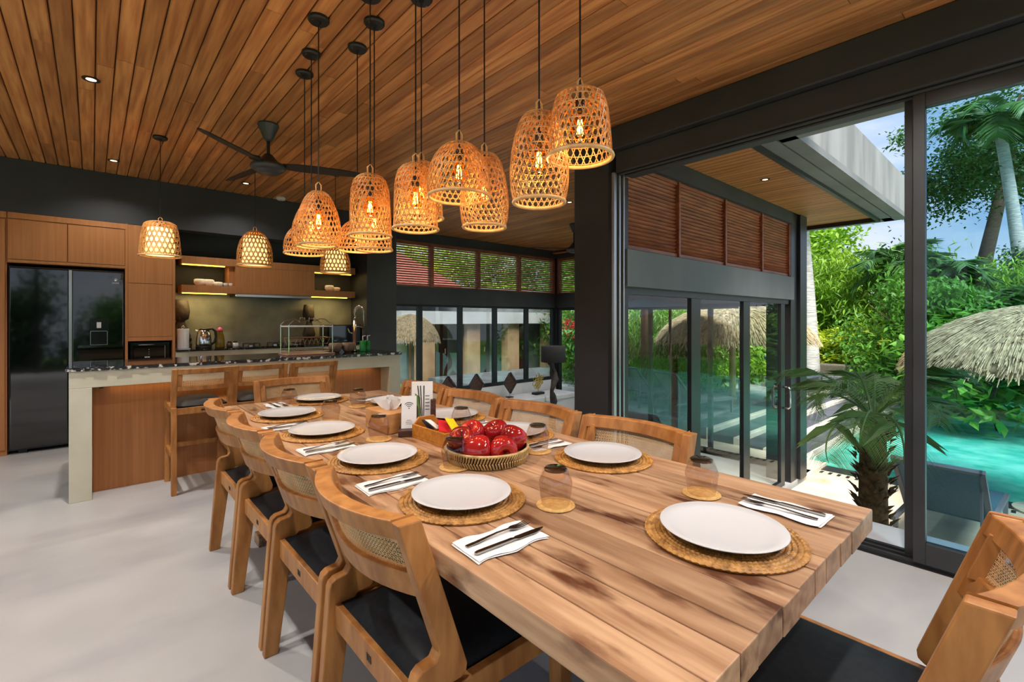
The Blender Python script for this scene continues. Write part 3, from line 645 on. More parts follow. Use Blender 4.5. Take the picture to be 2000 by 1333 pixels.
for yy in (.72, 2.98):
    for s_ in (-1, 1): MB().bar((1.096+s_*.33, yy, .03), (1.096-s_*.33, yy, .69), .08, .09).build('trestle_leg', m_plank, t, world=True, bevel=.004)
    rbox(.70, 1.49, yy-.045, yy+.045, .64, .701).build('trestle_head', m_plank, t, world=True, bevel=.004)
    rbox(.70, 1.49, yy-.05, yy+.05, 0, .06).build('trestle_foot', m_plank, t, world=True, bevel=.004)
rbox(1.06, 1.13, .76, 2.94, .31, .39).build('stretcher', m_plank, t, world=True, bevel=.004)

# ------------------------------------------------------------------ dining chairs
def arc(y, half, depth): return -depth*(1-(y/half)**2)
def curved_bar(half, depth, z0, z1, thick, xf, n=12):
    """horizontal bar curving backwards in the middle; xf(z) gives the lean"""
    m = MB()
    for i in range(n+1):
        y = -half+2*half*i/n; a = arc(y, half, depth)
        for z, sx in ((z0, -1), (z0, 1), (z1, 1), (z1, -1)): m.v.append((xf(z)+a+sx*thick/2, y, z))
    for i in range(n):
        for j in range(4): m.f.append((i*4+j, i*4+(j+1) % 4, (i+1)*4+(j+1) % 4, (i+1)*4+j))
    m.f += [(0, 1, 2, 3), tuple(n*4+j for j in (3, 2, 1, 0))]
    return m
def cane(half, depth, z0, z1, xf, pitch=.0105, sw=.0016):
    m = MB()
    def P(y, z, e): return (xf(z)+arc(y, half+.0, depth)+e, y, z)
    def strip(y0, z0_, y1, z1_, n, e):
        d = math.hypot(y1-y0, z1_-z0_); ny, nz = -(z1_-z0_)/d*sw/2, (y1-y0)/d*sw/2; vs = []
        for i in range(n+1):
            y = y0+(y1-y0)*i/n; z = z0_+(z1_-z0_)*i/n
            vs += [P(y-ny, z-nz, e), P(y+ny, z+nz, e)]
        m.add(vs, [(2*i, 2*i+1, 2*i+3, 2*i+2) for i in range(n)])
    ny = int(2*half/pitch); nz = int((z1-z0)/pitch); hh = half-.004
    for i in range(ny+1):
        y = -hh+2*hh*i/ny
        for q in (-.0012, .0028): strip(y+q, z0, y+q, z1, 2, 0)
    for k in range(nz+1):
        z = z0+(z1-z0)*k/nz
        for q in (-.0012, .0028): strip(-hh, z+q, hh, z+q, 10, .0008)
    h = z1-z0
    for i in range(ny+1):
        y = -hh+2*hh*i/ny
        if y+h <= hh: strip(y, z0, y+h, z1, 3, .0016); strip(y+h, z0, y, z1, 3, .0020)
    return m
def make_chair():
    t = thing('dining_chair', '-', 'chair', group='teak dining chairs with cane backs')
    prof = [(-.265, 0), (-.215, 0), (-.168, .36), (-.152, .432), (-.140, .446), (-.104, .446), (-.090, .456), (-.088, .474), (-.212, .845), (-.270, .845), (-.166, .530), (-.176, .514), (-.208, .510), (-.222, .500), (-.228, .485)]
    for s_ in (-1, 1):
        a, b = sorted((s_*.230, s_*.264)); MB().prism(prof, 'y', a, b).build('side_frame', m_teak, t, bevel=.004)
        a, b = sorted((s_*.215, s_*.262)); MB().prism([(.238, 0), (.276, 0), (.286, .43), (.236, .43)], 'y', a, b).build('front_leg', m_teak, t, bevel=.003)
        a, b = sorted((s_*.232, s_*.258)); rbox(-.17, .24, a, b, .372, .430).build('side_rail', m_teak, t, bevel=.003)
    rr_ = rbox(-.212, -.184, -.230, .230, .366, .436).build('rear_rail', m_teak, t, bevel=.003)
    bd = MB()
    for k in range(3): bd.prism([(-.014+k*.010, .392), (-.009+k*.010, .392), (-.007+k*.010, .410), (-.012+k*.010, .410)], 'x', -.2135, -.212)
    bd.build('maker_badge', m_dark_iron, rr_)
    rbox(.246, .272, -.215, .215, .372, .430).build('front_rail', m_teak, t, bevel=.003)
    # padded seat
    m = MB(); nx, ny = 8, 8
    for i in range(nx+1):
        for j in range(ny+1):
            u = i/nx*2-1; v = j/ny*2-1; e = (1-abs(u)**5)*(1-abs(v)**5); m.v.append((.042+u*.236, v*.226, .438+.040*e))
    for i in range(nx):
        for j in range(ny): m.f.append((i*(ny+1)+j, (i+1)*(ny+1)+j, (i+1)*(ny+1)+j+1, i*(ny+1)+j+1))
    base = len(m.v); rim = [i*(ny+1) for i in range(nx+1)] + [nx*(ny+1)+j for j in range(1, ny+1)] + [i*(ny+1)+ny for i in range(nx-1, -1, -1)] + [j for j in range(ny-1, 0, -1)]
    for k in rim: p = m.v[k]; m.v.append((p[0], p[1], .415))
    n = len(rim)
    for k in range(n): m.f.append((rim[k], rim[(k+1) % n], base+(k+1) % n, base+k)[::-1])
    m.f.append(tuple(base+k for k in range(n)))
    m.build('seat_cushion', m_leather, t, smooth=True)
    lean = lambda z: -.241+(.845-z)*.335
    curved_bar(.232, .060, .797, .845, .048, lean).build('top_rail', m_teak, t, bevel=.004)
    curved_bar(.232, .060, .648, .712, .030, lean).build('lower_rail', m_teak, t, bevel=.004)
    stuff(cane(.226, .060, .708, .800, lean).build('cane_panel', m_cane, t))
    for s_ in (-1, 1):
        a, b = sorted((s_*.196, s_*.230)); m = MB()
        m.prism([(lean(.70)-.014, .70), (lean(.70)+.014, .70), (lean(.81)+.014, .81), (lean(.81)-.014, .81)], 'y', a, b); m.build('back_post', m_teak, t, bevel=.002)
    return t
chair = make_chair()
chairs = [((.75, 1.166, 0), 0, 'teak dining chair on the left side of the table, nearest the camera'),
          ((.75, 1.721, 0), 0, 'second teak dining chair from the camera on the left side of the table'),
          ((.75, 2.273, 0), 0, 'third teak dining chair from the camera on the left side of the table'),
          ((.75, 2.830, 0), 0, 'teak dining chair on the left side of the table, farthest from the camera'),
          ((1.475, 1.150, 0), PI, 'teak dining chair on the window side with see-through cane back, nearest the camera'),
          ((1.475, 1.722, 0), PI, 'second teak dining chair from the camera on the window side'),
          ((1.475, 2.275, 0), PI, 'third teak dining chair from the camera on the window side'),
          ((1.475, 2.825, 0), PI, 'teak dining chair on the window side nearest the island, behind the menu'),
          ((1.273, .295, 0), PI/2, 'teak dining chair at the near end of the table, bottom right corner'),
          ((1.125, 3.505, 0), -PI/2, 'teak dining chair at the far end of the table before the bar stools')]
for i, (l, rz, lb) in enumerate(chairs):
    if i == 0: chair.location = l; chair.rotation_euler = (0, 0, rz); chair['label'] = lb
    else: copytree(chair, l, rz, lb)

# ------------------------------------------------------------------ bar stools
def make_stool():
    t = thing('bar_stool', '-', 'bar stool', group='bar stools at the island')
    HW = .197
    for s_ in (-1, 1):
        a, b = sorted((s_*(HW-.034), s_*HW))
        MB().prism([(-.250, 0), (-.212, 0), (-.212, .640), (-.255, .640)], 'y', a, b).build('rear_leg', m_teak, t, bevel=.003)
        MB().prism([(-.222, .600), (-.182, .600), (-.182, .66), (-.262, .925), (-.304, .925), (-.222, .66)], 'y', a, b).build('back_stile', m_teak, t, bevel=.003)
        MB().prism([(.165, 0), (.205, 0), (.205, .640), (.165, .640)], 'y', a, b).build('front_leg', m_teak, t, bevel=.003)
        rbox(-.22, .18, a+.004, b-.004, .590, .640).build('side_rail', m_teak, t, bevel=.003)
        rbox(-.22, .18, a+.005, b-.005, .260, .295).build('side_foot_rail', m_teak, t, bevel=.003)
    r_ = rbox(-.240, -.215, -HW+.034, HW-.034, .585, .632).build('rear_rail', m_teak, t, bevel=.003)
    rbox(-.2415, -.240, -.020, .012, .602, .614).build('maker_badge', m_dark_iron, r_)
    rbox(.17, .20, -HW+.034, HW-.034, .590, .640).build('front_rail', m_teak, t, bevel=.003)
    rbox(.165, .20, -HW+.034, HW-.034, .262, .298).build('foot_rest', m_teak, t, bevel=.003)
    m = MB(); nx = 8
    for i in range(nx+1):
        for j in range(nx+1):
            u = i/nx*2-1; v = j/nx*2-1; e = (1-abs(u)**5)*(1-abs(v)**5); m.v.append((-.015+u*.205, v*(HW-.036), .642+.045*e))
    for i in range(nx):
        for j in range(nx): m.f.append((i*(nx+1)+j, (i+1)*(nx+1)+j, (i+1)*(nx+1)+j+1, i*(nx+1)+j+1))
    m.box(-.215, .188, -HW+.037, HW-.037, .632, .643)
    m.build('seat_cushion', m_leather, t, smooth=True)
    lean = lambda z: -.283+(.925-z)*.31
    hf = HW-.034
    curved_bar(hf, .035, .885, .925, .034, lean).build('top_rail', m_teak, t, bevel=.003)
    curved_bar(hf, .035, .762, .795, .026, lean).build('lower_rail', m_teak, t, bevel=.003)
    stuff(cane(hf-.004, .035, .792, .888, lean, .013).build('cane_panel', m_cane, t))
    for s_ in (-1, 1):
        a, b = sorted((s_*(hf-.03), s_*hf)); MB().prism([(lean(.79)-.012, .79), (lean(.79)+.012, .79), (lean(.89)+.012, .89), (lean(.89)-.012, .89)], 'y', a, b).build('back_post', m_teak, t)
    return t
st = make_stool()
for i, (x, lb) in enumerate(((.625, 'teak bar stool at the island, leftmost, legs fully in view'), (1.015, 'middle teak bar stool at the island'), (1.43, 'teak bar stool at the island farthest right, behind the end dining chair'))):
    l = (x, 4.445, 0)
    if i == 0: st.location = l; st.rotation_euler = (0, 0, PI/2); st['label'] = lb
    else: copytree(st, l, PI/2, lb)

# ------------------------------------------------------------------ tableware
ZT = TZ+.0006
def placemat_mesh(r, coils=15, ribs=74, th=.0085):
    """coiled rattan disc: raised coils crossed by slanted wrapping ribs"""
    m = MB(); na = 222; rows = []
    rad = [r*k/(coils*3) for k in range(1, coils*3+1)]
    m.v.append((0, 0, th*.6))
    for q, rr_ in enumerate(rad):
        for j in range(na):
            t_ = 2*PI*j/na; coil = abs(math.sin(PI*(q+1)/3)); n_r = ribs if rr_ > r*.5 else ribs//2
            z = th*(.45+.32*coil)+.0014*math.sin(n_r*t_+rr_*140)*(.4+.6*coil)
            m.v.append((rr_*math.cos(t_), rr_*math.sin(t_), max(z, .001)))
    K = len(rad)
    for j in range(na): m.f.append((0, 1+j, 1+(j+1) % na))
    for q in range(K-1):
        for j in range(na): a_ = 1+q*na+j; b_ = 1+q*na+(j+1) % na; m.f.append((a_, a_+na, b_+na, b_))
    b0 = len(m.v)
    for (rr_, z) in ((r+.003, th*.5), (r+.001, 0)):
        for j in range(na): t_ = 2*PI*j/na; m.v.append((rr_*math.cos(t_), rr_*math.sin(t_), z+(.0012*math.sin(ribs*t_) if z else 0)))
    e0 = 1+(K-1)*na
    for j in range(na):
        k = (j+1) % na; m.f += [(e0+j, b0+j, b0+k, e0+k), (b0+j, b0+na+j, b0+na+k, b0+k)]
    m.f.append(tuple(b0+na+j for j in range(na))[::-1])
    return m
seats = [('left', .80, 1.12, 0), ('left', .795, 1.645, 0), ('left', .79, 2.20, 0), ('left', .79, 2.715, 0),
         ('window', 1.43, 1.10, PI), ('window', 1.43, 1.60, PI), ('window', 1.43, 2.10, PI), ('window', 1.40, 2.67, PI),
         ('near', 1.134, .515, PI/2), ('far', 1.09, 3.11, -PI/2)]
names = ['the left side nearest the camera', 'the left side, second from the camera', 'the left side, third from the camera', 'the left side farthest from the camera',
         'the window side nearest the camera', 'the window side behind the apples', 'the window side behind the condiment tray', 'the window side behind the tissue box', 'the near end of the table', 'the far end of the table']
pm = placemat_mesh(.178).build('placemat', m_mat, smooth=False); pl = MB().lathe([(0, .002), (.07, .002), (.085, .003), (.118, .011), (.1415, .019), (.1435, .0205), (.142, .022), (.118, .0145), (.09, .008), (0, .007)], 64).build('dinner_plate', m_ceramic, smooth=True)
nap = MB(); rr = random.Random(2); nx, ny = 14, 8
for lay in range(2):
    b0 = len(nap.v)
    for i in range(nx+1):
        for j in range(ny+1):
            x = -.10+.20*i/nx; y = -.056+.112*j/ny + (.006*math.sin(i*.7) if j in (0, ny) else 0); nap.v.append((x+lay*.004, y+lay*.003, .0012+lay*.0022+abs(.0012*math.sin(i*.9+j*.5+lay))))
    for i in range(nx):
        for j in range(ny): nap.f.append((b0+i*(ny+1)+j, b0+(i+1)*(ny+1)+j, b0+(i+1)*(ny+1)+j+1, b0+i*(ny+1)+j+1))
nap = nap.build('paper_napkin', m_paper, smooth=False)
def flat(mb, sec):
    """ribbon-like solid along x from sections (x, y_center, half_width, z, thickness)"""
    b0 = len(mb.v)
    for (x, yc, hw, z, th) in sec: mb.v += [(x, yc-hw, z), (x, yc+hw, z), (x, yc+hw, z+th), (x, yc-hw, z+th)]
    for i in range(len(sec)-1):
        for j in range(4): mb.f.append((b0+i*4+j, b0+i*4+(j+1) % 4, b0+(i+1)*4+(j+1) % 4, b0+(i+1)*4+j)[::-1])
    mb.f += [(b0, b0+1, b0+2, b0+3), tuple(b0+(len(sec)-1)*4+j for j in (3, 2, 1, 0))]
    return mb
fk = MB(); flat(fk, [(-.09, 0, .0055, .005, .002), (-.06, 0, .005, .006, .002), (.0, 0, .003, .010, .002), (.035, 0, .003, .009, .002), (.048, 0, .010, .008, .0018), (.056, 0, .0115, .0075, .0016)])
for k in range(4): flat(fk, [(.055, -.0093+k*.0062, .0022, .0075, .0016), (.075, -.0093+k*.0062, .0018, .007, .0015), (.098, -.0093+k*.0062, .0012, .010, .0012)])
fk = fk.build('table_fork', m_cutlery, smooth=False)
kn = MB(); flat(kn, [(-.10, 0, .004, .005, .004), (-.09, 0, .0055, .005, .005), (.005, 0, .005, .005, .005), (.012, 0, .004, .006, .003), (.02, .001, .0085, .006, .0016), (.075, .001, .009, .006, .0014), (.10, .004, .004, .006, .0012), (.108, .006, .001, .006, .001)])
kn = kn.build('table_knife', m_cutlery)
def put(src, first, loc, rz, label, cat, group):
    o = src if first else src.copy()
    if not first:
        col.objects.link(o)
        for ch in src.children: c_h = ch.copy(); col.objects.link(c_h); c_h.parent = o
    o.location = loc; o.rotation_euler = (0, 0, rz); tag(o, label, cat, group); return o
rr = random.Random(8)
for i, ((side, x, y, rz), nm) in enumerate(zip(seats, names)):
    put(pm, i == 0, (x+.004, y, ZT), rr.uniform(0, 6), 'round woven rattan placemat at ' + nm, 'placemat', 'rattan placemats')
    put(pl, i == 0, (x, y, ZT+.0068), rr.uniform(0, 6), 'large white dinner plate at ' + nm, 'plate', 'white dinner plates')
    f_ = Vector((math.cos(rz), math.sin(rz), 0)); rt_ = Vector((math.sin(rz), -math.cos(rz), 0))      # diner's right hand
    c_ = Vector((x, y, ZT)) + rt_*(.275 if side != 'far' else .25) - f_*(.085 if side == 'left' else (.06 if side == 'near' else -.02))
    if side == 'near': c_ = Vector((1.415, .468, ZT))
    tw = rr.uniform(-.08, .08)
    put(nap, i == 0, c_, rz+tw, 'white paper napkin beside the plate at ' + nm, 'napkin', 'paper napkins')
    put(fk, i == 0, c_-rt_*.022+Vector((0, 0, .001))+f_*.008, rz+tw+.05, 'steel fork on the napkin at ' + nm, 'fork', 'steel forks')
    put(kn, i == 0, c_+rt_*.022+Vector((0, 0, .001))+f_*.012, rz+tw+.02, 'steel knife on the napkin at ' + nm, 'knife', 'steel knives')
gp = [(.030, .1075), (.0335, .105), (.0465, .072), (.0480, .062), (.0440, .030), (.0395, .006), (.0395, .0045), (.0380, .0045), (.0380, .006), (.0425, .030), (.0462, .062), (.0447, .071), (.0325, .0985), (.0, .0995)]
gl = MB().lathe(gp[::-1]+[(0, .1075)], 40).build('tumbler_glass', m_tumbler, smooth=True)
gb_ = MB().lathe([(0, .0996), (.0318, .0992), (.0322, .1045), (.029, .1068), (0, .1070)], 32).build('thick_base', m_tumbler_base, gl, smooth=True)
co = MB().lathe([(0, 0), (.053, 0), (.0545, .002), (.053, .0045), (.047, .0045), (.045, .0035), (.038, .0045), (.036, .0035), (.028, .0045), (.026, .0035), (.0, .0042)], 40).build('coaster', m_coaster)
gl_pos = [(.888, 3.02, 'far end plate, left'), (.915, 2.431, 'third left plate and the one beyond it'), (1.197, 2.744, 'tissue box, on its far side'), (.933, 1.923, 'second left plate, before the tissue box'),
          (.955, 1.379, 'basket of apples, on its left'), (.971, .909, 'nearest left plate, standing free in mid-table'), (1.360, .679, 'near end plate, close to the window edge'), (1.319, 1.332, 'basket of apples, on its right'), (1.309, 1.836, 'condiment tray, on the window side')]
for i, (x, y, nm) in enumerate(gl_pos):
    put(co, i == 0, (x, y, ZT), i, 'small round woven coaster by the ' + nm, 'coaster', 'woven coasters')
    put(gl, i == 0, (x, y, ZT+.0002), i*.7, 'upturned smoked tumbler near the ' + nm, 'glass', 'upturned tumblers')
# basket of apples
t = thing('fruit_basket', 'low round dark woven basket holding red apples', 'basket', (1.105, 1.385, ZT))
MB().lathe([(0, 0), (.140, 0), (.140, .008), (0, .008)], 40).build('basket_base', m_basket, t)
MB().lathe([(.142, .004), (.150, .046), (.146, .046), (.138, .008)], 48, close=True).build('basket_wall', m_darkwood, t)
w_ = MB()
for j in range(88):
    for lay in (0, 1):
        t0 = 2*PI*(j+.5*lay)/88; t1 = t0+.05*(1 if lay else -1); z0, z1 = ((.004, .024), (.026, .046))[lay]; r0 = .144+z0*.19; r1 = .144+z1*.19
        w_.tube([(r0*math.cos(t0), r0*math.sin(t0), z0), ((r1+.0045)*math.cos(t1), (r1+.0045)*math.sin(t1), z1)], .0030, 5)
stuff(w_.build('woven_wall', m_basketlight, t))
MB().tube([(.153*math.cos(2*PI*j/48), .153*math.sin(2*PI*j/48), .049) for j in range(48)], .0055, 6, closed=True).build('basket_rim', m_basketlight, t, smooth=True)
ap = thing('red_apple', '-', 'apple', group='red apples in the basket')
prof = [(0, .016), (.010, .010), (.021, .002), (.032, .008), (.043, .030), (.051, .056), (.051, .078), (.043, .096), (.028, .103), (.013, .097), (0, .083)]
m = MB().lathe(prof, 28)
m.v = [(p[0]*(1+.035*math.cos(5*math.atan2(p[1], p[0]))*(1-p[2]/.12)), p[1]*(1+.035*math.cos(5*math.atan2(p[1], p[0]))*(1-p[2]/.12)), p[2]) for p in m.v]
m.build('apple_body', m_apple, ap, smooth=True)
MB().tube([(0, 0, .083), (.002, 0, .095), (.007, .002, .106)], [.002, .0016, .0022], 6).build('stem', m_stem, ap)
apos = []
for k, (lb, e, dz) in enumerate((('red apple lying with its base to the camera, front left of the basket', (1.5, .5, .9), 0), ('red apple lying on its side, front right of the basket', (1.7, -.5, -.5), 0), ('red apple at the right edge of the basket', (.5, .35, 1), .006),
                             ('red apple at the right back of the basket', (-.3, .3, 2), .010), ('red apple at the left back of the basket', (-.5, -.3, 1.5), .010), ('red apple at the left edge of the basket, behind a tumbler', (.3, -.5, .3), .004))):
    a_ = math.radians(-41.6-112+60*k); apos.append((.094*math.cos(a_), .094*math.sin(a_), .010+dz, e, lb))
ap_first = True
for (x, y, z, e, lb) in apos:
    o = ap if ap_first else copytree(ap, (0, 0, 0), 0, lb); ap_first = False
    ro = Euler(e).to_matrix(); cc = Vector((1.105+x, 1.385+y, ZT+z+.048)); o.rotation_euler = e; o.location = cc-ro @ Vector((0, 0, .05)); o['label'] = lb
# condiment tray
t = thing('condiment_tray', 'honey coloured wooden condiment tray with handle end', 'tray', (1.135, 1.74, ZT))
rbox(-.07, .07, -.13, .13, 0, .010).build('tray_base', m_tray, t)
for a in (-.07, .06): rbox(a, a+.010, -.13, .13, .010, .058).build('tray_side', m_tray, t, bevel=.002)
rbox(-.06, .06, -.13, -.12, .010, .058).build('tray_side', m_tray, t)
MB().prism([(-.06, .010), (.06, .010), (.06, .06), (.04, .085), (-.04, .085), (-.06, .06)], 'y', .12, .13).build('tray_end', m_tray, t, bevel=.002)
for (nm, mt, x, y, rz, rx, w, h, lb) in (('sugar_sachet', m_paper, -.02, .03, .5, .5, .05, .07, 'white paper sachet in the condiment tray'), ('dark_sachet', m_dk, -.02, .075, .2, .6, .04, .06, 'black sachet at the handle end of the condiment tray'),
                                        ('sauce_sachet', m_red, .0, -.02, -.4, .45, .05, .08, 'red sauce sachet in the condiment tray'), ('tea_sachet', m_yellow, .03, -.05, .3, .75, .06, .08, 'yellow sachet in the condiment tray beside the apples'), ('tea_sachet', m_paper, .025, .0, .9, .5, .04, .07, 'white sachet between red and yellow ones in the condiment tray')):
    m = MB()
    for j in range(5):
        v = j/4
        for i in range(5): u = i/4; m.v.append(((u-.5)*w, (v-.5)*h, .004*math.sin(u*PI)*math.sin(v*PI)))
    for j in range(4):
        for i in range(4): m.f.append((j*5+i, j*5+i+1, (j+1)*5+i+1, (j+1)*5+i))
    o = m.build(nm, mt); s_ = o.modifiers.new('thick', 'SOLIDIFY'); s_.thickness = .002
    o.location = (1.135+x, 1.74+y, ZT+.055+.012*abs(math.sin(y*40))); o.rotation_euler = (rx, .2, rz); tag(o, lb, 'sachet', 'sachets in the tray')
# card stand with wireless symbol
def tilted(parent, name, mat, w, h, th, base, lean, rz, lift=0, x0=0):
    mtx = Matrix.Translation(base) @ Matrix.Rotation(rz, 4, 'Z') @ Matrix.Rotation(-lean, 4, 'X')
    o = MB().box(x0-w/2, x0+w/2, -th/2, th/2, lift, lift+h, mtx).build(name, mat, parent); return o, mtx
t = thing('card_stand', 'dark wood table stand with white wireless symbol card', 'card stand', (1.075, 1.915, ZT))
rz_ = -.55
MB().box(-.045, .045, -.045, .045, 0, .028, Matrix.Rotation(rz_, 4, 'Z')).build('stand_base', m_darkwood, t, bevel=.002)
MB().box(-.035, .040, .022, .042, .028, .125, Matrix.Rotation(rz_, 4, 'Z')).build('stand_back', m_darkwood, t, bevel=.002)
cd_, mtx = tilted(t, 'card', m_paper, .068, .150, .003, (0, 0, .0), .16, rz_, .024)
mtx = mtx @ Matrix.Translation((0, -.0022, .118))
wf = MB()
for r0 in (.010, .018, .026):
    pts = []
    vs = []
    for k in range(13):
        a = PI/2+(k/12-.5)*1.6
        for q in (r0-.0018, r0+.0018): vs.append(mtx @ Vector((q*math.cos(a), 0, q*math.sin(a))))
    wf.add(vs, [(2*i, 2*i+1, 2*i+3, 2*i+2) for i in range(12)])
vs = [mtx @ Vector((.003*math.cos(k*PI/5), 0, .003*math.sin(k*PI/5))) for k in range(10)]; wf.add(vs, [tuple(range(10))])
wt = MB()
for k, wd in enumerate((.020, .030, .026)):
    z_ = -.055-k*.008
    wt.add([mtx @ Vector(p) for p in ((-wd/2, 0, z_), (wd/2, 0, z_), (wd/2, 0, z_+.0018), (-wd/2, 0, z_+.0018))], [(0, 1, 2, 3)])
stuff(wt.build('card_lines', m_ink, cd_))
stuff(wf.build('wireless_symbol', m_ink, cd_))
# menu brochure in a dark holder
t = thing('menu_holder', 'dark wood menu holder with white leaf-printed brochures', 'menu holder', (1.185, 1.975, ZT))
MB().box(-.04, .06, -.03, .05, 0, .03, Matrix.Rotation(rz_, 4, 'Z')).build('holder_base', m_darkwood, t, bevel=.002)
MB().box(.035, .06, -.02, .02, .03, .14, Matrix.Rotation(rz_, 4, 'Z')).build('holder_post', m_darkwood, t, bevel=.002)
br, mtx = tilted(t, 'brochure', m_paper, .100, .205, .003, (-.005, .0, .0), .10, rz_, .02)
q = mtx @ Matrix.Translation((0, -.0022, 0))
def decal(parent, name, mat, polys, q):
    m = MB()
    for poly in polys: m.add([q @ Vector((p[0], 0, p[1])) for p in poly], [tuple(range(len(poly)))])
    return m.build(name, mat, parent)
decal(br, 'leaf_photo', m_inkgreen, [[(-.034, .06), (-.008, .05), (-.010, .15), (-.034, .17)]], q)
decal(br, 'leaf_stems', m_inkdark, [[(.001+d_, .03), (.004+d_, .03), (-.006+d_*4.2, .205), (-.011+d_*4.2, .205)] for d_ in (-.003, .0, .004)], q @ Matrix.Translation((0, -.0006, 0)))
decal(br, 'small_print', m_ink, [[(.014, .09+k*.016), (.034, .09+k*.016), (.034, .094+k*.016), (.014, .094+k*.016)] for k in range(5)], q)
# tissue box
t = thing('tissue_box', 'light wooden tissue box with white tissues pulled up', 'tissue box', (1.07, 2.09, ZT))
rbox(-.07, .07, -.115, .115, 0, .092).build('box_body', m_tissue_wood, t, bevel=.003)
m = MB(); rr = random.Random(4)
for k in range(4):
    a0 = k*.8; b0 = len(m.v)
    for i in range(7):
        for j in range(5):
            u = i/6-.5; v = j/4; x = u*(.05+.09*v)*math.cos(a0)+.018*math.sin(i*1.6+k)*v; y = u*(.05+.09*v)*math.sin(a0)+.02*math.cos(i*1.3+k*2)*v+(k-1.5)*.012; z = .088+.072*v*(1-.5*abs(u)*1.4)
            m.v.append((x, y, z))
    for i in range(6):
        for j in range(4): m.f.append((b0+i*5+j, b0+(i+1)*5+j, b0+(i+1)*5+j+1, b0+i*5+j+1))
o = m.build('tissue', m_paper, t, smooth=True)

# ================================================================== PENDANT LAMPS
def interp(prof, s):
    n = len(prof)-1; q = min(max(s, 0), 1)*n; k = min(int(q), n-1); f = q-k
    # catmull-like smooth by linear is enough with dense profile
    return prof[k][0]+(prof[k+1][0]-prof[k][0])*f, prof[k][1]+(prof[k+1][1]-prof[k][1])*f
SHAPES = {  # (radius factor, height factor) from rim to crown
    'bullet': [(.78, 0), (.92, .08), (1, .2), (.99, .35), (.92, .52), (.80, .68), (.66, .82), (.50, .93), (.28, 1)],
    'dome': [(.96, 0), (.99, .1), (1, .22), (.98, .38), (.92, .55), (.80, .72), (.62, .86), (.40, .96), (.2, 1)],
    'tall': [(1.0, 0), (.985, .1), (.975, .25), (.965, .45), (.95, .62), (.90, .78), (.78, .9), (.58, .97), (.36, 1)],
    'barrel': [(.85, 0), (.95, .12), (1, .28), (.985, .42), (.93, .58), (.83, .74), (.70, .88), (.55, .97), (.34, 1)],
    'bucket': [(1.0, 0), (.985, .15), (.96, .32), (.93, .5), (.89, .66), (.83, .82), (.76, .93), (.60, .985), (.4, 1)],
}
def weave(shape, rad, h, sw=.0033, k_=1.0):
    nh = int(2*PI*rad/.0235/k_); nr = int(h/.0200/k_)
    prof = [(a*rad, b*h) for a, b in SHAPES[shape]]; m = MB()
    def S(s, th, e): r, z = interp(prof, s); return Vector(((r+e)*math.cos(th), (r+e)*math.sin(th), z))
    def ribbon(path, e0, w):
        pts = [S(s, th, e0) for s, th in path]; b0 = len(m.v); k = len(pts)
        for i, p in enumerate(pts):
            d = (pts[min(i+1, k-1)]-pts[max(i-1, 0)]).normalized(); nrm = Vector((p.x, p.y, 0)).normalized(); sd_ = d.cross(nrm).normalized()
            for (u, v) in ((-1, -1), (1, -1), (1, 1), (-1, 1)): m.v.append(p+sd_*u*w/2+nrm*v*.0008)
        for i in range(k-1):
            for j in range(4): m.f.append((b0+i*4+j, b0+i*4+(j+1) % 4, b0+i*4+4+(j+1) % 4, b0+i*4+4+j))
    for i in range(nr):
        s = (i+.5)/nr; ribbon([(s, 2*PI*j/40) for j in range(41)], .0, sw*.9)
    for sg in (1, -1):
        for i in range(nh):
            a0 = 2*PI*i/nh; tw = sg*PI*nr/nh
            ribbon([(k/20, a0+tw*k/20) for k in range(21)], .0013*sg, sw)
    return m
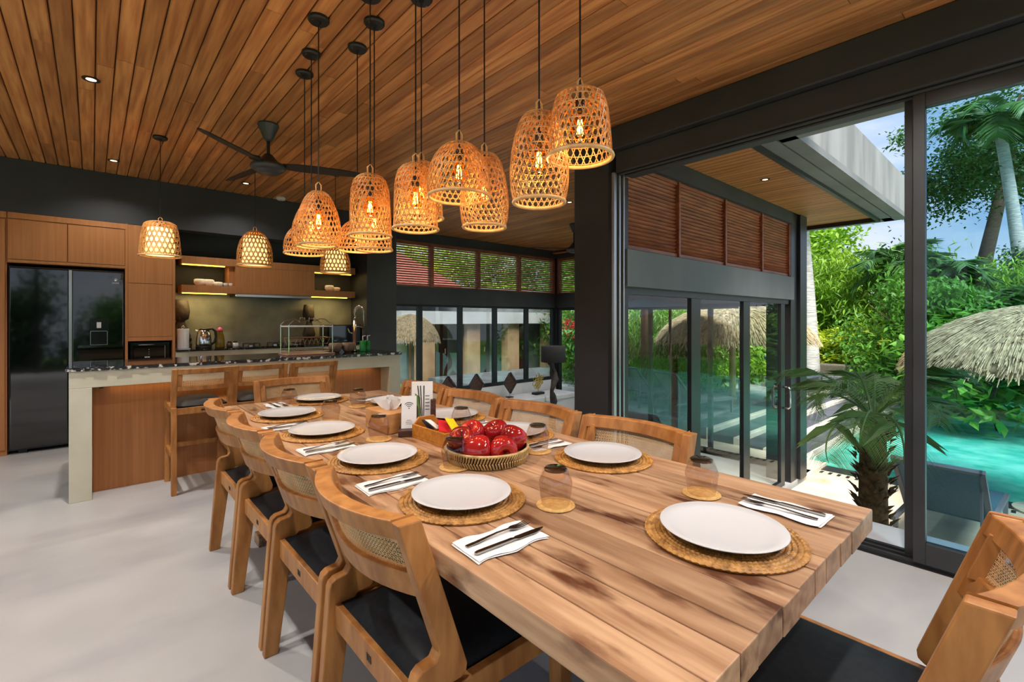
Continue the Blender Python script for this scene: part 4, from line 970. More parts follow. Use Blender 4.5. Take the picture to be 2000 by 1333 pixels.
def pendant(label, x, y, z0, z1, rad, rimr, shape, group, inner=False, power=.8, cordx=0, name='pendant_lamp'):
    t = thing(name, label, 'pendant lamp', (x, y, H), group=group)
    h = z1-z0; zb = z0-H
    canopy = MB().lathe([(0, 0), (.052, 0), (.052, -.012), (.046, -.020), (.012, -.022), (.010, -.034), (0, -.034)], 24).build('ceiling_rose', m_dark_iron, t, smooth=False)
    MB().tube([(.034, .012, -.019), (.034, .012, -.024)], .004, 8).build('screw', m_steel, canopy); MB().tube([(-.034, -.012, -.019), (-.034, -.012, -.024)], .004, 8).build('screw', m_steel, canopy)
    lamp_z = zb+h*.52
    MB().tube([(0, 0, -.03), (0, 0, lamp_z+.085)], .0032, 6).build('cord', m_dark_iron, t)
    sh = stuff(weave(shape, rad, h, .0078 if inner else .0034, 1.6 if inner else 1).build('woven_shade', m_rattan, t)); sh.location = (0, 0, zb)
    rr0 = SHAPES[shape][0][0]*rad
    MB().tube([((rr0+.002)*math.cos(2*PI*j/40), (rr0+.002)*math.sin(2*PI*j/40), zb+.004) for j in range(40)], .0065, 8, closed=True).build('shade_rim', m_rattan_rim, t, smooth=True)
    if inner:
        MB().lathe([(rad*.74, .012), (rad*.62, h*.82), (rad*.618, h*.82), (rad*.738, .012)], 32, (0, 0, zb), close=True).build('inner_shade', m_inner, t, smooth=True)
        MB().tube([(-.013, 0, zb+h), (-.013, 0, zb+h+.030), (0, 0, zb+h+.042), (.013, 0, zb+h+.030), (.013, 0, zb+h)], .0028, 6).build('hanging_loop', m_rattan_rim, t, smooth=True)
    else:
        MB().tube([(-.012, 0, zb+h-.01), (-.013, 0, zb+h+.035), (0, 0, zb+h+.050), (.013, 0, zb+h+.035), (.012, 0, zb+h-.01)], .0035, 6).build('hanging_loop', m_rattan_rim, t, smooth=True)
    MB().lathe([(0, .085), (.014, .085), (.016, .05), (.014, .04), (0, .04)], 14, (0, 0, lamp_z)).build('lamp_socket', m_dark_iron, t, smooth=False)
    bl = MB().lathe([(.012, .040), (.018, .022), (.029, .0), (.032, -.018), (.028, -.038), (.015, -.052), (0, -.056)][::-1], 18, (0, 0, lamp_z)).build('bulb', m_bulbglass, t, smooth=True)
    f = MB()
    for k in range(5): a = k*2*PI/5; f.tube([(.006*math.cos(a), .006*math.sin(a), lamp_z+.015), (.011*math.cos(a), .011*math.sin(a), lamp_z-.035)], .0016, 5)
    stuff(f.build('filament', m_fil, bl))
    light('POINT', (x, y, H+lamp_z-.065), power, (1, .66, .30), t, .02)
    return t
PG = 'woven rattan pendants over the dining table'
pendant('bell-shaped woven pendant lowest left of the table cluster, half hidden', .988, 3.055, 1.691, 1.870, .119, .111, 'dome', PG)
pendant('woven pendant hidden behind the leftmost bullet-shaped pendant', .943, 2.801, 1.701, 1.95, .105, .088, 'bullet', PG)
pendant('bullet-shaped woven pendant at the front left of the cluster', .863, 2.457, 1.661, 1.935, .108, .076, 'bullet', PG)
pendant('low dome woven pendant right of the bullet-shaped one', 1.116, 2.567, 1.672, 1.842, .104, .101, 'dome', PG)
pendant('tall round-topped woven pendant with loop, left of centre', .981, 2.112, 1.674, 1.966, .094, .094, 'tall', PG)
pendant('woven pendant overlapping behind the tall one left of centre', 1.087, 2.292, 1.640, 1.930, .087, .084, 'tall', PG)
pendant('tall woven pendant with double rim beside the wide dome', 1.049, 1.810, 1.672, 1.955, .094, .093, 'tall', PG)
pendant('woven pendant seen through the tall one beside the wide dome', 1.172, 1.969, 1.763, 2.031, .100, .100, 'tall', PG)
pendant('wide dome woven pendant with loop in the middle of the cluster', 1.074, 1.520, 1.759, 1.975, .122, .112, 'dome', PG)
pendant('barrel-shaped woven pendant behind the wide dome', 1.241, 1.573, 1.670, 1.982, .102, .085, 'barrel', PG)
pendant('long barrel-shaped woven pendant beside the front right one', 1.167, 1.171, 1.688, 2.002, .102, .086, 'barrel', PG)
pendant('bucket-shaped woven pendant at the front right, highest of all', 1.204, 1.017, 1.814, 2.030, .104, .100, 'bucket', PG)
KG = 'lined woven pendants over the island'
pendant('lined woven pendant glowing over the left end of the island', .428, 4.93, 1.815, 2.105, .145, .13, 'bucket', KG, True, 3.2)
pendant('lined woven pendant glowing over the middle of the island', 1.145, 4.93, 1.79, 2.12, .150, .13, 'dome', KG, True, 3.2)
pendant('lined woven pendant glowing over the right end of the island', 1.905, 4.93, 1.775, 2.06, .150, .13, 'dome', KG, True, 3.2)

# ------------------------------------------------------------------ ceiling fans
def fan(label, x, y, zm, a0):
    t = thing('ceiling_fan', label, 'ceiling fan', (x, y, H))
    d = zm-H
    MB().lathe([(0, 0), (.075, 0), (.078, -.012), (.03, -.125), (.018, -.135), (0, -.135)], 24).build('canopy', m_frame, t, smooth=False)
    MB().tube([(0, 0, -.13), (0, 0, d+.09)], .012, 10).build('downrod', m_dark_iron, t)
    MB().lathe([(.014, .10), (.03, .09), (.075, .035), (.11, .02), (.128, .0), (.128, -.015), (.105, -.035), (.08, -.04), (.078, -.055), (.05, -.062), (0, -.063)], 32, (0, 0, d)).build('motor_housing', m_frame, t, smooth=True)
    for k in range(3):
        a = a0+k*2*PI/3; m = MB(); sec = [(.10, -.035, .035), (.20, -.055, .050), (.38, -.060, .050), (.55, -.055, .040), (.68, -.040, .028), (.70, -.02, .015)]
        mt = Matrix.Rotation(a, 4, 'Z') @ Matrix.Translation((0, 0, d+.012)) @ Matrix.Rotation(-.24, 4, 'X')
        for (q, ya, yb) in sec:
            for (yy, zz) in ((ya, -.004), (yb, -.004), (yb, .004), (ya, .004)): m.v.append(mt @ Vector((q, yy, zz)))
        for i in range(len(sec)-1):
            for j in range(4): m.f.append((i*4+j, i*4+(j+1) % 4, i*4+4+(j+1) % 4, i*4+4+j))
        m.f += [(0, 1, 2, 3), tuple((len(sec)-1)*4+j for j in (3, 2, 1, 0))]
        m.build('blade', m_black, t, bevel=.001)
fan('dark three-blade ceiling fan between table and island', 1.034, 4.046, 2.49, math.radians(222))
fan('dark ceiling fan over the sunken living room', 5.76, 4.99, 2.42, .4)
# recessed downlights
for (x, y, z, lb, on) in ((-.005, 4.04, H, 'recessed ceiling downlight nearest the camera on the left', 1), (.155, 5.95, H, 'recessed ceiling downlight near the black soffit, above the refrigerator', 1), (1.29, 5.95, H, 'recessed ceiling downlight behind the ceiling fan', 1),
                         (4.645, 4.10, H, 'recessed downlight in the living room ceiling beside the barrel pendant', 1), (6.6, 5.6, H, 'recessed downlight in the living room ceiling near the second fan', 1), (5.27, 1.94, 2.757, 'recessed downlight in the canopy soffit outside', 0),
                         (-.1, 2.0, H, 'added fill downlight left of the table, above the frame', 1), (-.1, .3, H, 'added unseen fill downlight above the camera', 1), (2.3, -.7, H, 'added unseen fill downlight on the window side of the table', 1), (2.3, .3, H, 'added unseen fill downlight above the near end of the table', 1), (1.6, -1.2, H, 'added unseen fill downlight behind the camera', 1), (4.4, 6.0, H, 'added unseen fill downlight in the living room ceiling near the pier', 1), (6.4, 3.3, H, 'added unseen fill downlight in the living room ceiling near the sliding doors', 1), (-1.8, 3.0, H, 'added unseen fill downlight near the left glazing', 1)):  # this row: unseen downlights added to brighten both rooms
    t = thing('downlight', lb, 'downlight', (x, y, z), group='recessed downlights')
    MB().lathe([(.027, .004), (.046, .004), (.046, -.004), (.027, -.004)], 24, close=True).build('trim_ring', m_dark_iron, t)
    MB().lathe([(0, .002), (.027, .002), (.027, -.0025), (0, -.0025)], 20).build('lens', m_down, t)
    if on:
        lo = light('SPOT', (x, y, z-.012), DOWNLIGHT*(.30 if y > 5.8 else (1.35 if y > 4 and x < 1 else 1)), (1, .95, .90), t, .04, spot=2.4)
t = thing('smoke_detector', 'white round smoke detector on the ceiling by the soffit', 'smoke detector', (1.77, 6.36, H))
MB().lathe([(0, 0), (.055, 0), (.055, -.018), (.04, -.034), (0, -.036)], 24).build('detector_body', m_ceramic, t, smooth=False)
MB().lathe([(0, -.036), (.006, -.036), (.006, -.039), (0, -.039)], 10).build('indicator', m_ink, t)

# ================================================================== LIVING ROOM
t = thing('built_in_bench', 'white built-in bench along the far windows', 'bench', (6.1, 6.95, LZ))
rbox(4.0, 7.72, 6.62, 7.25, LZ, -.36).build('bench_base', m_white, t, world=True, bevel=.01)
for k in range(4): rbox(4.02+k*.92, 4.02+k*.92+.90, 6.60, 7.20, -.36, -.24).build('seat_pad', m_sofa, t, world=True, bevel=.03, bseg=3)
for i, (x, z, lb) in enumerate(((6.138, .05, 'diamond-shaped carved wooden ornament nearest the gold ornament'), (5.305, .085, 'diamond-shaped carved wooden ornament in the middle of the far window ledge'), (4.683, .09, 'diamond-shaped carved wooden ornament nearest the island'))):
    t = thing('diamond_ornament', lb, 'ornament', (x, 6.98, -.24), group='diamond ornaments by the far windows')
    dz = z+.24
    MB().prism([(-.16, dz), (0, dz-.20), (.16, dz), (0, dz+.20)], 'y', -.02, .02).build('diamond_board', m_darkwood, t, bevel=.004)
    m = MB()
    q = [(-.16, dz), (0, dz-.20), (.16, dz), (0, dz+.20)]
    for a, b in zip(q, q[1:]+q[:1]): m.bar((a[0], -.025, a[1]), (b[0], -.025, b[1]), .02, .03)
    m.build('diamond_frame', m_driftwood, t)
    MB().tube([(0, 0, .01), (0, 0, dz-.19)], .008, 8).build('stem', m_chrome, t); rbox(-.06, .06, -.05, .05, 0, .02).build('foot', m_dark_iron, t)
t = thing('gold_ornament', 'gold openwork disc ornament on a black stand', 'ornament', (6.85, 6.9, -.24))
rbox(-.13, .13, -.06, .06, 0, .045).build('stand_base', m_dark_iron, t, bevel=.004)
MB().tube([(0, 0, .04), (0, 0, .14)], .008, 8).build('stem', m_gold, t)
m = MB(); rr = random.Random(6)
for k in range(22):
    a = rr.uniform(0, 2*PI); q = .13*math.sqrt(rr.random()); r_ = rr.uniform(.025, .05)
    m.tube([(q*math.cos(a)+r_*math.cos(b*PI/8), rr.uniform(-.003, .003)-.002*k*.1, .28+q*math.sin(a)+r_*math.sin(b*PI/8)) for b in range(16)], .007, 5, closed=True)
m.build('openwork_disc', m_gold, t, smooth=True)
t = thing('floor_lamp', 'floor lamp with black drum shade and gnarled driftwood stem', 'floor lamp', (6.03, 5.70, LZ))
MB().lathe([(0, 0), (.17, 0), (.17, .03), (0, .03)], 24).build('base', m_dark_iron, t)
rr = random.Random(9); pts = []; rad = []
for k in range(16): pts.append((.05*math.sin(k*1.1)+.02*rr.uniform(-1, 1), .03*math.cos(k*.9), .02+k*.098)); rad.append(.05+.018*math.sin(k*1.7))
MB().tube(pts, rad, 10).build('stem', m_driftwood, t, smooth=True)
MB().lathe([(.205, 1.50), (.215, 1.505), (.215, 1.775), (.205, 1.78)], 40, close=True).build('shade', m_lamp_shade, t, smooth=True)
t = thing('armchair', 'low dark upholstered armchair in the sunken living room', 'armchair', (4.2, 3.3, LZ), .2)
rbox(-.4, .4, -.4, .4, .12, .42).build('seat', m_slate, t, bevel=.04, bseg=3); rbox(-.42, .42, .28, .42, .3, .86).build('backrest', m_slate, t, bevel=.03, bseg=3)
for s_ in (-1, 1): rbox(s_*.42-.05, s_*.42+.05, -.38, .40, .12, .62).build('armrest', m_slate, t, bevel=.03); rbox(s_*.36-.03, s_*.36+.03, -.36, -.30, 0, .12).build('leg', m_dark_iron, t); rbox(s_*.36-.03, s_*.36+.03, .30, .36, 0, .12).build('leg', m_dark_iron, t)

# ================================================================== TERRACE AND POOL
TZ2 = -1.0
ter = struct(rbox(3.72, 8.44, -10, 2.26, -1.4, TZ2).build('floor', m_terr, loc=(6, -3, TZ2)), 'cream stone terrace below the house')
struct(rbox(8.30, 8.60, -10, 2.60, -1.6, TZ2+.005).build('trim_10', m_black), 'black coping strip along the pool edge')
slots = MB()
for k in range(50): slots.box(8.14, 8.26, 2.2-k*.11, 2.2-k*.11+.04, TZ2, TZ2+.003)
stuff(struct(slots.build('trim_11', m_dark_iron)))
struct(rbox(8.60, 34, -16, 2.62, -1.5, -1.10).build('floor', m_water), 'turquoise pool water')
struct(rbox(7.66, 8.60, 2.26, 14, -1.4, TZ2+.05).build('floor', m_terr), 'stone strip beside the living room glass')
stp = sempty('floor', (11, 3, TZ2)); stp['label'] = 'wide dark slate steps between pool and deck'
for k in range(4):
    y0 = 2.60+.50*k; z1 = -1.0+.09*k
    rbox(8.60, 16.5-k*.2, y0, y0+.03, -1.4, z1-.02).build('riser', m_riser, stp, world=True)
    xs = [8.60, 10.2, 11.8, 13.4, 15.0, 16.5-k*.2]
    for a, b in zip(xs, xs[1:]): rbox(a+.01, b-.01, y0+.10, y0+.50, -1.4, z1).build('slate_tread', m_slate, stp, world=True)
    rbox(8.60, 16.5-k*.2, y0+.03, y0+.10, -1.4, z1-.004).build('pale_nosing', m_riser, stp, world=True)
struct(rbox(8.60, 24, 4.60, 14, -1.4, -.68).build('floor', m_deckgrey), 'grey paved pool deck')
struct(rbox(16.5, 26, 2.62, 4.6, -1.4, -.74).build('floor', m_deckgrey), 'far end of the grey pool deck')
struct(rbox(20.0, 20.5, 1.0, 12, -1.2, -.35).build('trim_12', m_slate), 'dark stone planter wall at the end of the deck')
struct(rbox(20.5, 60, -16, 14, -1.2, -.45).build('floor', m_lawn), 'garden ground beyond the pool deck')
# thatched parasols
def make_thatch():
    t = thing('thatched_parasol', '-', 'parasol', group='thatched parasols')
    prof = [(1.50, 0), (1.46, .12), (1.36, .28), (1.18, .46), (.93, .62), (.62, .75), (.30, .83), (0, .86)]
    MB().lathe([(1.44, .01)]+prof[1:], 40).build('thatch_core', m_thatch, t, smooth=True)
    m = MB(); r = random.Random(4)
    for k in range(9000):
        s = r.random()**.7; th = r.uniform(0, 2*PI); L_ = r.uniform(.16, .34)/1.9; w = r.uniform(.006, .013)
        def P(ss, e):
            if ss < 0: q, z = 1.50+.02+ss*-.05, ss*.75
            else: q, z = interp(prof, ss)
            return Vector(((q+e)*math.cos(th+dth*ss), (q+e)*math.sin(th+dth*ss), z))
        dth = r.uniform(-.12, .12); s0 = s*.98; e = r.uniform(.005, .05)
        a, b = P(s0, .0), P(s0-L_*.9, e+.02)
        sd_ = Vector((-math.sin(th), math.cos(th), 0))*w; up_ = Vector((math.cos(th)*.4, math.sin(th)*.4, .6))*w*.6
        m.add([a-sd_, a+sd_, a+up_, b-sd_*.4, b+sd_*.4, b+up_*.4], [(0, 1, 4, 3), (1, 2, 5, 4), (2, 0, 3, 5)])
    stuff(m.build('thatch_straw', m_thatch, t))
    MB().tube([(0, 0, -1.80), (0, 0, .80)], .065, 12).build('pole', m_stone_wall, t, smooth=True)
    m = MB()
    for k in range(8): a = k*PI/4; MB.bar(m, (0, 0, .25), (1.35*math.cos(a), 1.35*math.sin(a), .06), .035, .035)
    for k in range(8):
        pass
    m.build('rib_frame', m_darkwood, t)
    MB().lathe([(0, -1.80), (.35, -1.80), (.35, -1.72), (0, -1.72)], 24).build('footing', m_terr, t)
    return t
th = make_thatch(); th.location = (11.25, 4.86, .76); th.scale = (1.13, 1.13, 1.08); th['label'] = 'thatched parasol seen through the sliding glass doors'
o = copytree(th, (8.42, -.05, .66), 1.0, 'thatched parasol at the right edge by the pool'); o.scale = (.90, .90, .95)
o = copytree(th, (6.78, 12.0, .67), 2.0, 'pale thatched parasol outside the far window beside the pier'); o.scale = (.55, .55, .92)
copytree(th, (12.9, 8.8, 1.05), .5, 'thatched parasol behind the blue parasol by the hedge')
# navy parasol
t = thing('garden_parasol', 'navy canvas parasol seen through the left door panel', 'parasol', (8.7, 5.0, -.68))
MB().lathe([(1.35, 2.20), (1.30, 2.235), (.6, 2.50), (0, 2.66), (.6, 2.485), (1.28, 2.22)], 8).build('canopy', m_navy, t)
MB().tube([(0, 0, 0), (0, 0, 2.62)], .03, 10).build('pole', m_darkwood, t, smooth=True); rbox(-.3, .3, -.3, .3, -.27, .05).build('base', m_slate, t)
# loungers
def make_lounger(mat):
    t = thing('sun_lounger', '-', 'sun lounger', group='sun loungers on the deck')
    for s_ in (-1, 1): rbox(-.55, 1.25, s_*.32-.02, s_*.32+.02, .27, .31).build('side_rail', m_slate, t); 
    for x in (-.45, 1.1):
        for s_ in (-1, 1): rbox(x-.02, x+.02, s_*.32-.02, s_*.32+.02, 0, .27).build('leg', m_slate, t)
    rbox(-.02, 1.25, -.30, .30, .295, .312).build('seat_sling', mat, t)
    b = math.radians(48); mt = Matrix.Translation((0, 0, .30)) @ Matrix.Rotation(b, 4, 'Y')
    MB().box(-.80, 0, -.30, .30, -.008, .008, mt).build('back_sling', mat, t)
    for s_ in (-1, 1): MB().box(-.82, 0, s_*.32-.02, s_*.32+.02, -.02, .02, mt).build('back_rail', m_slate, t)
    MB().box(-.82, -.78, -.32, .32, -.02, .02, mt).build('back_top_rail', m_slate, t)
    MB().bar((-.40, -.3, .29), (-.43, -.3, .70), .02, .02).build('back_prop', m_slate, t)
    return t
lg = make_lounger(m_sling); lg.location = (8.95, 3.85, -.95); lg.rotation_euler = (0, 0, -.25); lg['label'] = 'grey sling sun lounger behind the first glass door panel'
# on the step zone a low platform carries the loungers
lg.location = (9.2, 5.0, -.68)
copytree(lg, (9.6, 6.2, -.68), -.2, 'grey sling sun lounger farther left behind the glass')
lt = make_lounger(m_tsling); lt.location = (12.5, 6.1, -.68); lt.rotation_euler = (0, 0, -.1); lt['label'] = 'teal sun lounger beside the thatched parasol pole'
copytree(lt, (15.2, 5.0, -.68), -.3, 'dark sun lounger on the deck right of the corner post')
copytree(lt, (6.55, .66, TZ2), -.05, 'teal sling lounger back seen through the tinted glass panel')
for i, (y, lb) in enumerate(((2.2, 'olive outdoor cushion right of the grey palm trunk'), (3.4, 'olive outdoor cushion in the middle of the deck end'), (4.6, 'olive outdoor cushion nearest the grey palm trunk'))):
    tag(rbox(19.55, 19.95, y, y+1.15, -.74, -.28).build('outdoor_cushion', m_cush, bevel=.06, bseg=3), lb, 'cushion', 'cushions at the end of the deck')
# posts of a pavilion behind the glass
t = thing('timber_post', 'dark timber garden post behind the left door panel', 'post', (9.8, 6.3, -.68))
rbox(-.06, .06, -.06, .06, 0, 2.6).build('post_shaft', m_darkwood, t, bevel=.005); rbox(-.09, .09, -.09, .09, 0, .12).build('post_base', m_slate, t)
# neighbouring villa beyond the far window
t = thing('garden_villa', 'grey villa with beige columns outside the far windows', 'building', (7.5, 13, -1))
rbox(3.0, 18.0, 15.2, 15.5, -1, 2.6).build('wall', m_grey_wall, t, world=True)
rbox(7.6, 16.5, 14.0, 15.3, 1.15, 1.6).build('lintel', m_white, t, world=True)
for x in (8.4, 10.4, 12.4, 14.6): rbox(x, x+.6, 14.2, 14.6, -1, 1.15).build('column', m_stone_wall, t, world=True)
for x in (9.3, 11.2, 13.3): d_ = rbox(x, x+.85, 15.15, 15.2, -1, 1.15).build('door', m_darkwood, t, world=True); rbox(x+.7, x+.75, 15.10, 15.15, 0, .2).build('handle', m_chrome, d_, world=True)
MB().prism([(14.0, 2.5), (18.5, 4.2), (18.5, 4.0), (14.0, 2.3)], 'x', 1.0, 10.0).build('roof', m_tile, t, world=True)

# ================================================================== PLANTS
def leaves(n, rad, size, seed, clumps=40, shell=.55, aspect=.42, droop=.2):
    r = random.Random(seed); m = MB(); cs = []
    for k in range(clumps):
        z = r.uniform(-.75, 1); a = r.uniform(0, 2*PI); q = math.sqrt(max(0, 1-z*z)); s = r.uniform(shell, 1.0); cs.append((Vector((q*math.cos(a)*s*rad[0], q*math.sin(a)*s*rad[1], z*s*rad[2])), r.uniform(.18, .34)))
    sv = m.v; sf = m.f
    for i in range(n):
        c, cr = cs[i % clumps]; mr = (rad[0]+rad[1]+rad[2])/3
        p = c+Vector((r.gauss(0, 1), r.gauss(0, 1), r.gauss(0, .8)))*cr*mr*.55
        d = Vector((r.uniform(-1, 1), r.uniform(-1, 1), r.uniform(-1, .6)-droop)).normalized(); nn = Vector((r.uniform(-.8, .8), r.uniform(-.8, .8), 1)).normalized()
        s_ = d.cross(nn).normalized()*size*aspect*.5; L_ = size*r.uniform(.7, 1.25); k = len(sv); mid = p+d*L_*.45+nn*size*.08
        sv += [tuple(p), tuple(mid+s_), tuple(p+d*L_), tuple(mid-s_)]; sf.append((k, k+1, k+2, k+3))
    return m
FOL = {}
def foliage(key, n, rad, size, seed, **kw):
    if key not in FOL: m = leaves(n, rad, size, seed, **kw); me = bpy.data.meshes.new('foliage'); me.from_pydata(m.v, [], m.f); FOL[key] = me
    return FOL[key]
def plant(name, label, cat, loc, key, mat, scale=(1, 1, 1), trunk=None, rz=0, lift=0, group=None):
    t = thing(name, label, cat, loc, rz, group)
    me = FOL[key].copy() if False else FOL[key]
    o = bpy.data.objects.new('foliage', me); col.objects.link(o); o.parent = t; o.scale = scale; o.location = (0, 0, lift); o['kind'] = 'stuff'
    if not me.materials: me.materials.append(mat)
    o.material_slots[0].link = 'OBJECT'; o.material_slots[0].material = mat
    m = MB(); r = random.Random(int(loc[0]*97+loc[1]*31)); h = lift
    R0 = trunk or .04
    m.tube([(0, 0, -.2), (r.uniform(-.1, .1)*h, r.uniform(-.1, .1)*h, h*.5), (0, 0, h)], [R0, R0*.8, R0*.6], 8)
    for k in range(5): a = r.uniform(0, 2*PI); m.tube([(0, 0, h*.8), (scale[0]*.35*math.cos(a), scale[1]*.35*math.sin(a), h+scale[2]*.2), (scale[0]*.7*math.cos(a+.3), scale[1]*.7*math.sin(a+.3), h+scale[2]*.5)], [R0*.5, R0*.35, R0*.15], 6)
    m.build('branches', m_bark, t, smooth=True)
    return t
foliage('bush', 9000, (1, 1, 1), .115, 1, clumps=70, aspect=.45)
foliage('fine', 13000, (1, 1, 1), .13, 2, clumps=70, aspect=.18, droop=.7)
foliage('broad', 3600, (1, 1, 1), .17, 3, clumps=40, aspect=.45)
foliage('tree', 15000, (1, 1, 1), .07, 4, clumps=75, shell=.5, aspect=.5)
foliage('airy', 15000, (1, 1, .8), .05, 5, clumps=46, shell=.35, aspect=.55)
GB = 'bushes and trees in the garden'
P_ = [('lime_shrub', 'lime green shrub right of the grey palm trunk', 'shrub', (21.4, 4.6, -.45), 'broad', m_leaf_y, (1.5, 1.5, .9), .05, .7),
      ('lime_shrub', 'lime green shrub at the foot of the bamboo thicket', 'shrub', (21.6, 2.8, -.45), 'broad', m_leaf_y, (1.5, 1.5, .9), .05, .7),
      ('lime_shrub', 'yellow green shrub left of the grey palm trunk', 'shrub', (20.9, 7.0, -.45), 'broad', m_leaf_y, (1.4, 1.4, 1.2), .05, .9),
      ('bamboo_thicket', 'bright green bamboo thicket behind the deck end', 'bamboo', (25, 4.6, -.45), 'fine', m_leaf_a, (3.4, 3.4, 2.6), .08, 2.2),
      ('bamboo_thicket', 'green bamboo thicket behind the black door mullion', 'bamboo', (25, 1.4, -.45), 'fine', m_leaf_a, (3.0, 3.0, 2.2), .08, 1.7),
      ('garden_tree', 'leafy bright green tree below the roof fascia corner', 'tree', (28, 9.4, -.45), 'tree', m_leaf_a, (4.0, 4.0, 4.0), .2, 3.6),
      ('garden_tree', 'dark tree behind the bamboo thicket', 'tree', (31, 6.2, -.45), 'tree', m_leaf_c, (3.4, 3.4, 3.0), .2, 2.6),
      ('garden_tree', 'green tree behind the corner post', 'tree', (24, 11.5, -.45), 'tree', m_leaf_b, (3.5, 3.5, 4.0), .2, 3.4),
      ('broadleaf_shrub', 'broad-leaved green shrub behind the right thatched parasol', 'shrub', (14.6, .6, -1.1), 'broad', m_leaf_b, (2.0, 2.0, 1.4), .06, 1.3),
      ('broadleaf_shrub', 'dark green shrub at the right edge above the parasol', 'shrub', (18.5, -.4, -1.1), 'broad', m_leaf_c, (2.6, 2.2, 1.7), .08, 1.7),
      ('broadleaf_shrub', 'green shrub reaching over the parasol beside the mullion', 'shrub', (17.0, 2.4, -1.1), 'bush', m_leaf_b, (1.9, 1.5, 1.9), .06, 1.9),
      ('rain_tree', 'tall spreading tree with dark airy crown at the right edge', 'tree', (32.6, 1.1, -.5), 'airy', m_leaf_c, (4.6, 4.0, 4.2), .35, 9.4),
      ('hedge_tree', 'dense dark tree mass right of the coconut palm', 'tree', (27.5, -.9, -.5), 'tree', m_leaf_c, (2.4, 2.4, 2.8), .3, 2.4),
      ('feathery_shrub', 'feathery green shrub behind the left glass door panel', 'shrub', (10.6, 7.4, -1), 'fine', m_leaf_b, (1.2, 1.2, 1.5), .05, 1.2),
      ('feathery_shrub', 'feathery green shrub left of the thatched parasol', 'shrub', (12.2, 7.0, -1), 'fine', m_leaf_b, (1.2, 1.2, 1.5), .05, 1.2),
      ('leafy_shrub', 'leafy shrub behind the thatched parasol pole', 'shrub', (13.2, 7.4, -1), 'bush', m_leaf_a, (1.6, 1.6, 1.5), .05, 1.1),
      ('leafy_shrub', 'leafy green shrub beyond the grey lounger', 'shrub', (12.4, 9.2, -1), 'bush', m_leaf_b, (1.8, 1.8, 2.0), .05, 1.5),
      ('leafy_shrub', 'leafy shrub right of the thatched parasol behind the door', 'shrub', (15.6, 7.4, -1), 'bush', m_leaf_a, (1.7, 1.7, 1.5), .05, 1.1),
      ('leafy_shrub', 'green shrub behind the door handle', 'shrub', (18.4, 7.6, -.68), 'bush', m_leaf_b, (1.8, 1.8, 1.6), .05, 1.2),
      ('garden_tree', 'tree rising behind the thatched parasols', 'tree', (17, 11.8, -1), 'tree', m_leaf_b, (3.4, 3.4, 3.2), .2, 3.0),
      ('garden_tree', 'pale green tree behind the navy parasol', 'tree', (18.6, 13.0, -1), 'tree', m_leaf_a, (3.2, 3.2, 3.2), .2, 3.0),
      ('red_ginger', 'shrub with red flowers beside the far corner post', 'shrub', (11.4, 9.7, -1), 'broad', m_flower, (.5, .5, .45), .03, 1.9),
      ('tall_grass', 'tall green shrub beside the far corner post', 'shrub', (12.6, 10.7, -1), 'fine', m_leaf_a, (.9, .9, 2.0), .04, 1.6),
      ('garden_tree', 'lime tree behind the second far louvre bay', 'tree', (11.6, 21.5, -1), 'tree', m_leaf_y, (2.6, 2.6, 2.4), .2, 3.9),
      ('garden_tree', 'green tree behind the third far louvre bay', 'tree', (15.6, 21.0, -1), 'tree', m_leaf_a, (2.8, 2.8, 2.6), .2, 3.9),
      ('garden_tree', 'green tree behind the last far louvre bay', 'tree', (19.5, 19.5, -1), 'tree', m_leaf_b, (2.8, 2.8, 2.8), .2, 3.6),
      ('garden_tree', 'dark green tree behind the first far louvre bay', 'tree', (7.2, 24.5, -1), 'tree', m_leaf_b, (2.2, 2.2, 2.0), .2, 4.6),
      ('garden_tree', 'tree seen through the side louvres', 'tree', (15.4, 10.4, -1), 'tree', m_leaf_a, (2.6, 2.6, 3.0), .2, 3.0),
      ('leafy_shrub', 'added unseen shrub behind the camera on the left, to darken the refrigerator reflection', 'shrub', (-1.6, -6.5, -1.2), 'bush', m_leaf_c, (1.8, 1.6, 2.0), .05, 1.8),  # this and the next: unseen shrubs added so the refrigerator reflects something dark
      ('leafy_shrub', 'added unseen shrub behind the camera on the right, to darken the refrigerator reflection', 'shrub', (1.6, -7.0, -1.2), 'bush', m_leaf_b, (1.8, 1.6, 2.0), .05, 1.7),
      ('leafy_shrub', 'leafy shrub outside the left glazing near the refrigerator', 'shrub', (-5.2, 5.6, -.15), 'bush', m_leaf_b, (1.3, 1.3, 1.5), .05, 1.2),
      ('leafy_shrub', 'leafy shrub outside the left glazing opposite the table', 'shrub', (-5.6, 3.0, -.15), 'bush', m_leaf_a, (1.3, 1.3, 1.3), .05, 1.0),
      ('leafy_shrub', 'leafy shrub outside the left glazing nearest the camera', 'shrub', (-5.4, .4, -.15), 'bush', m_leaf_b, (1.2, 1.2, 1.1), .05, .8)]
for i, (nm, lb, cat, loc, key, mat, sc, tr, lift) in enumerate(P_): plant(nm, lb, cat, loc, key, mat, sc, tr, i*1.3, lift, GB)

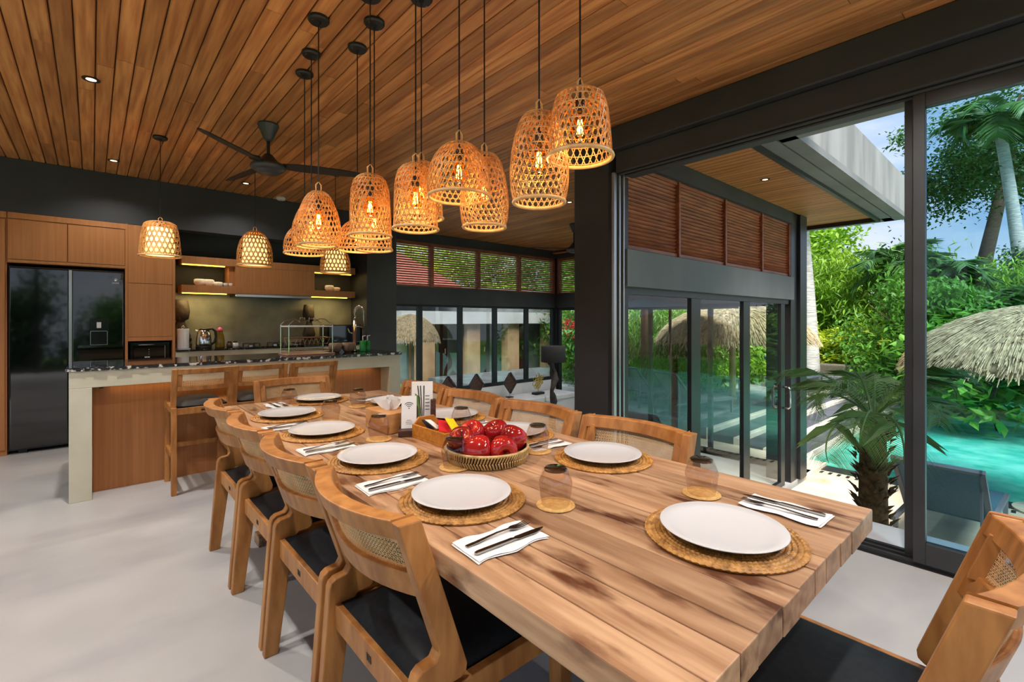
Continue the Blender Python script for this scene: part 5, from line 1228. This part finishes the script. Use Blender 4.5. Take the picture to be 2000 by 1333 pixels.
def frond(length, nl, lw, arch, seed, leaf=.28, name='frond'):
    """one arching pinnate leaf along +x"""
    r = random.Random(seed); m = MB(); pts = []
    for k in range(13):
        s = k/12; pts.append(Vector((length*math.sin(s*arch)/arch, 0, length*(.55*s-(1-math.cos(s*arch))/arch))))
    m.tube(pts, [.012*(1-.8*k/12)*length for k in range(13)], 5)
    for k in range(nl):
        s = .12+.86*k/nl; q = s*12; i = min(int(q), 11); p = pts[i].lerp(pts[i+1], q-i); d = (pts[i+1]-pts[i]).normalized(); L_ = leaf*length*(.55+.9*math.sin(PI*min(s*.9+.1, 1)))*.8
        for sg in (-1, 1):
            v = (Vector((0, sg, 0))*.85+d*.65+Vector((0, 0, -.12))).normalized(); e = p+v*L_+Vector((0, 0, -.25*L_*r.uniform(.5, 1.1))); mid = p+v*L_*.5+Vector((0, 0, .02)); wv = d*lw
            b0 = len(m.v); m.v += [tuple(p-wv*.3), tuple(p+wv*.3), tuple(mid+wv*.5), tuple(e), tuple(mid-wv*.5)]; m.f.append((b0, b0+1, b0+2, b0+3, b0+4))
    return m
def palm(name, label, loc, top, tr, nf, fl, seed, lw=.03, mat=m_frond, tmat=m_trunk, lean=(0, 0), nl=26, fibre=False, lo=-.5, leaf=.28, hi=.45):
    r = random.Random(seed); t = thing(name, label, 'palm tree', loc)
    pts = [(lean[0]*(k/8)**1.5, lean[1]*(k/8)**1.5, -.2+(top+.2)*k/8) for k in range(9)]
    MB().tube(pts, [tr*(1.15-.35*k/8) for k in range(9)], 14).build('trunk', tmat, t, smooth=True)
    if fibre:
        m = MB()
        for k in range(260):
            a = r.uniform(0, 2*PI); z = r.uniform(.1, top); q = tr*1.02; p = Vector((q*math.cos(a), q*math.sin(a), z)); o_ = Vector((math.cos(a), math.sin(a), 1.1))*r.uniform(.03, .07); s_ = Vector((-math.sin(a), math.cos(a), 0))*.02
            m.add([p-s_, p+s_, p+o_, p+Vector((0, 0, .03))], [(0, 1, 2), (0, 2, 3), (1, 3, 2)])
        stuff(m.build('leaf_bases', m_fibre, t))
    me = None
    for k in range(nf):
        v = k % 3
        if k < 3: o = frond(fl*(1-.08*v), nl, lw, 1.7+.25*v, seed+k, leaf).build('frond', mat, t); FR[(name, seed, v)] = o.data
        else: o = bpy.data.objects.new('frond', FR[(name, seed, v)]); col.objects.link(o); o.parent = t
        o.location = (lean[0], lean[1], top-.02); o.rotation_euler = (r.uniform(-.15, .15), r.uniform(lo, hi), k*2.39996+r.uniform(-.2, .2))
    return t
FR = {}
palm('dwarf_date_palm', 'dwarf date palm with arching fronds outside the open doorway', (4.42, .86, -1.0), 1.55, .10, 18, 1.12, 3, lw=.0058, mat=m_frond2, tmat=m_fibre, nl=42, fibre=True, lo=-.85, leaf=.22, hi=.2)
palm('coconut_palm', 'tall pale grey palm trunk standing beside the deck', (16.5, 4.75, -.68), 6.2, .23, 14, 3.0, 5, lw=.06, lean=(-.5, .25), lo=-.4)
palm('coconut_palm', 'slender coconut palm in front of the tall spreading tree', (28.2, .4, -.5), 9.6, .22, 18, 3.2, 7, lw=.07, lean=(-.9, .8), lo=-.6)
palm('areca_palm', 'arching palm crown above the bamboo thicket', (23.0, 3.6, -.45), 3.6, .14, 16, 2.8, 9, lw=.06, mat=m_frond, lo=-.7)
palm('areca_palm', 'blue green palm at the left edge of the tinted glass panel', (20.5, 2.2, -.6), 2.9, .14, 14, 2.4, 10, lw=.06, mat=m_frond, lo=-.7)
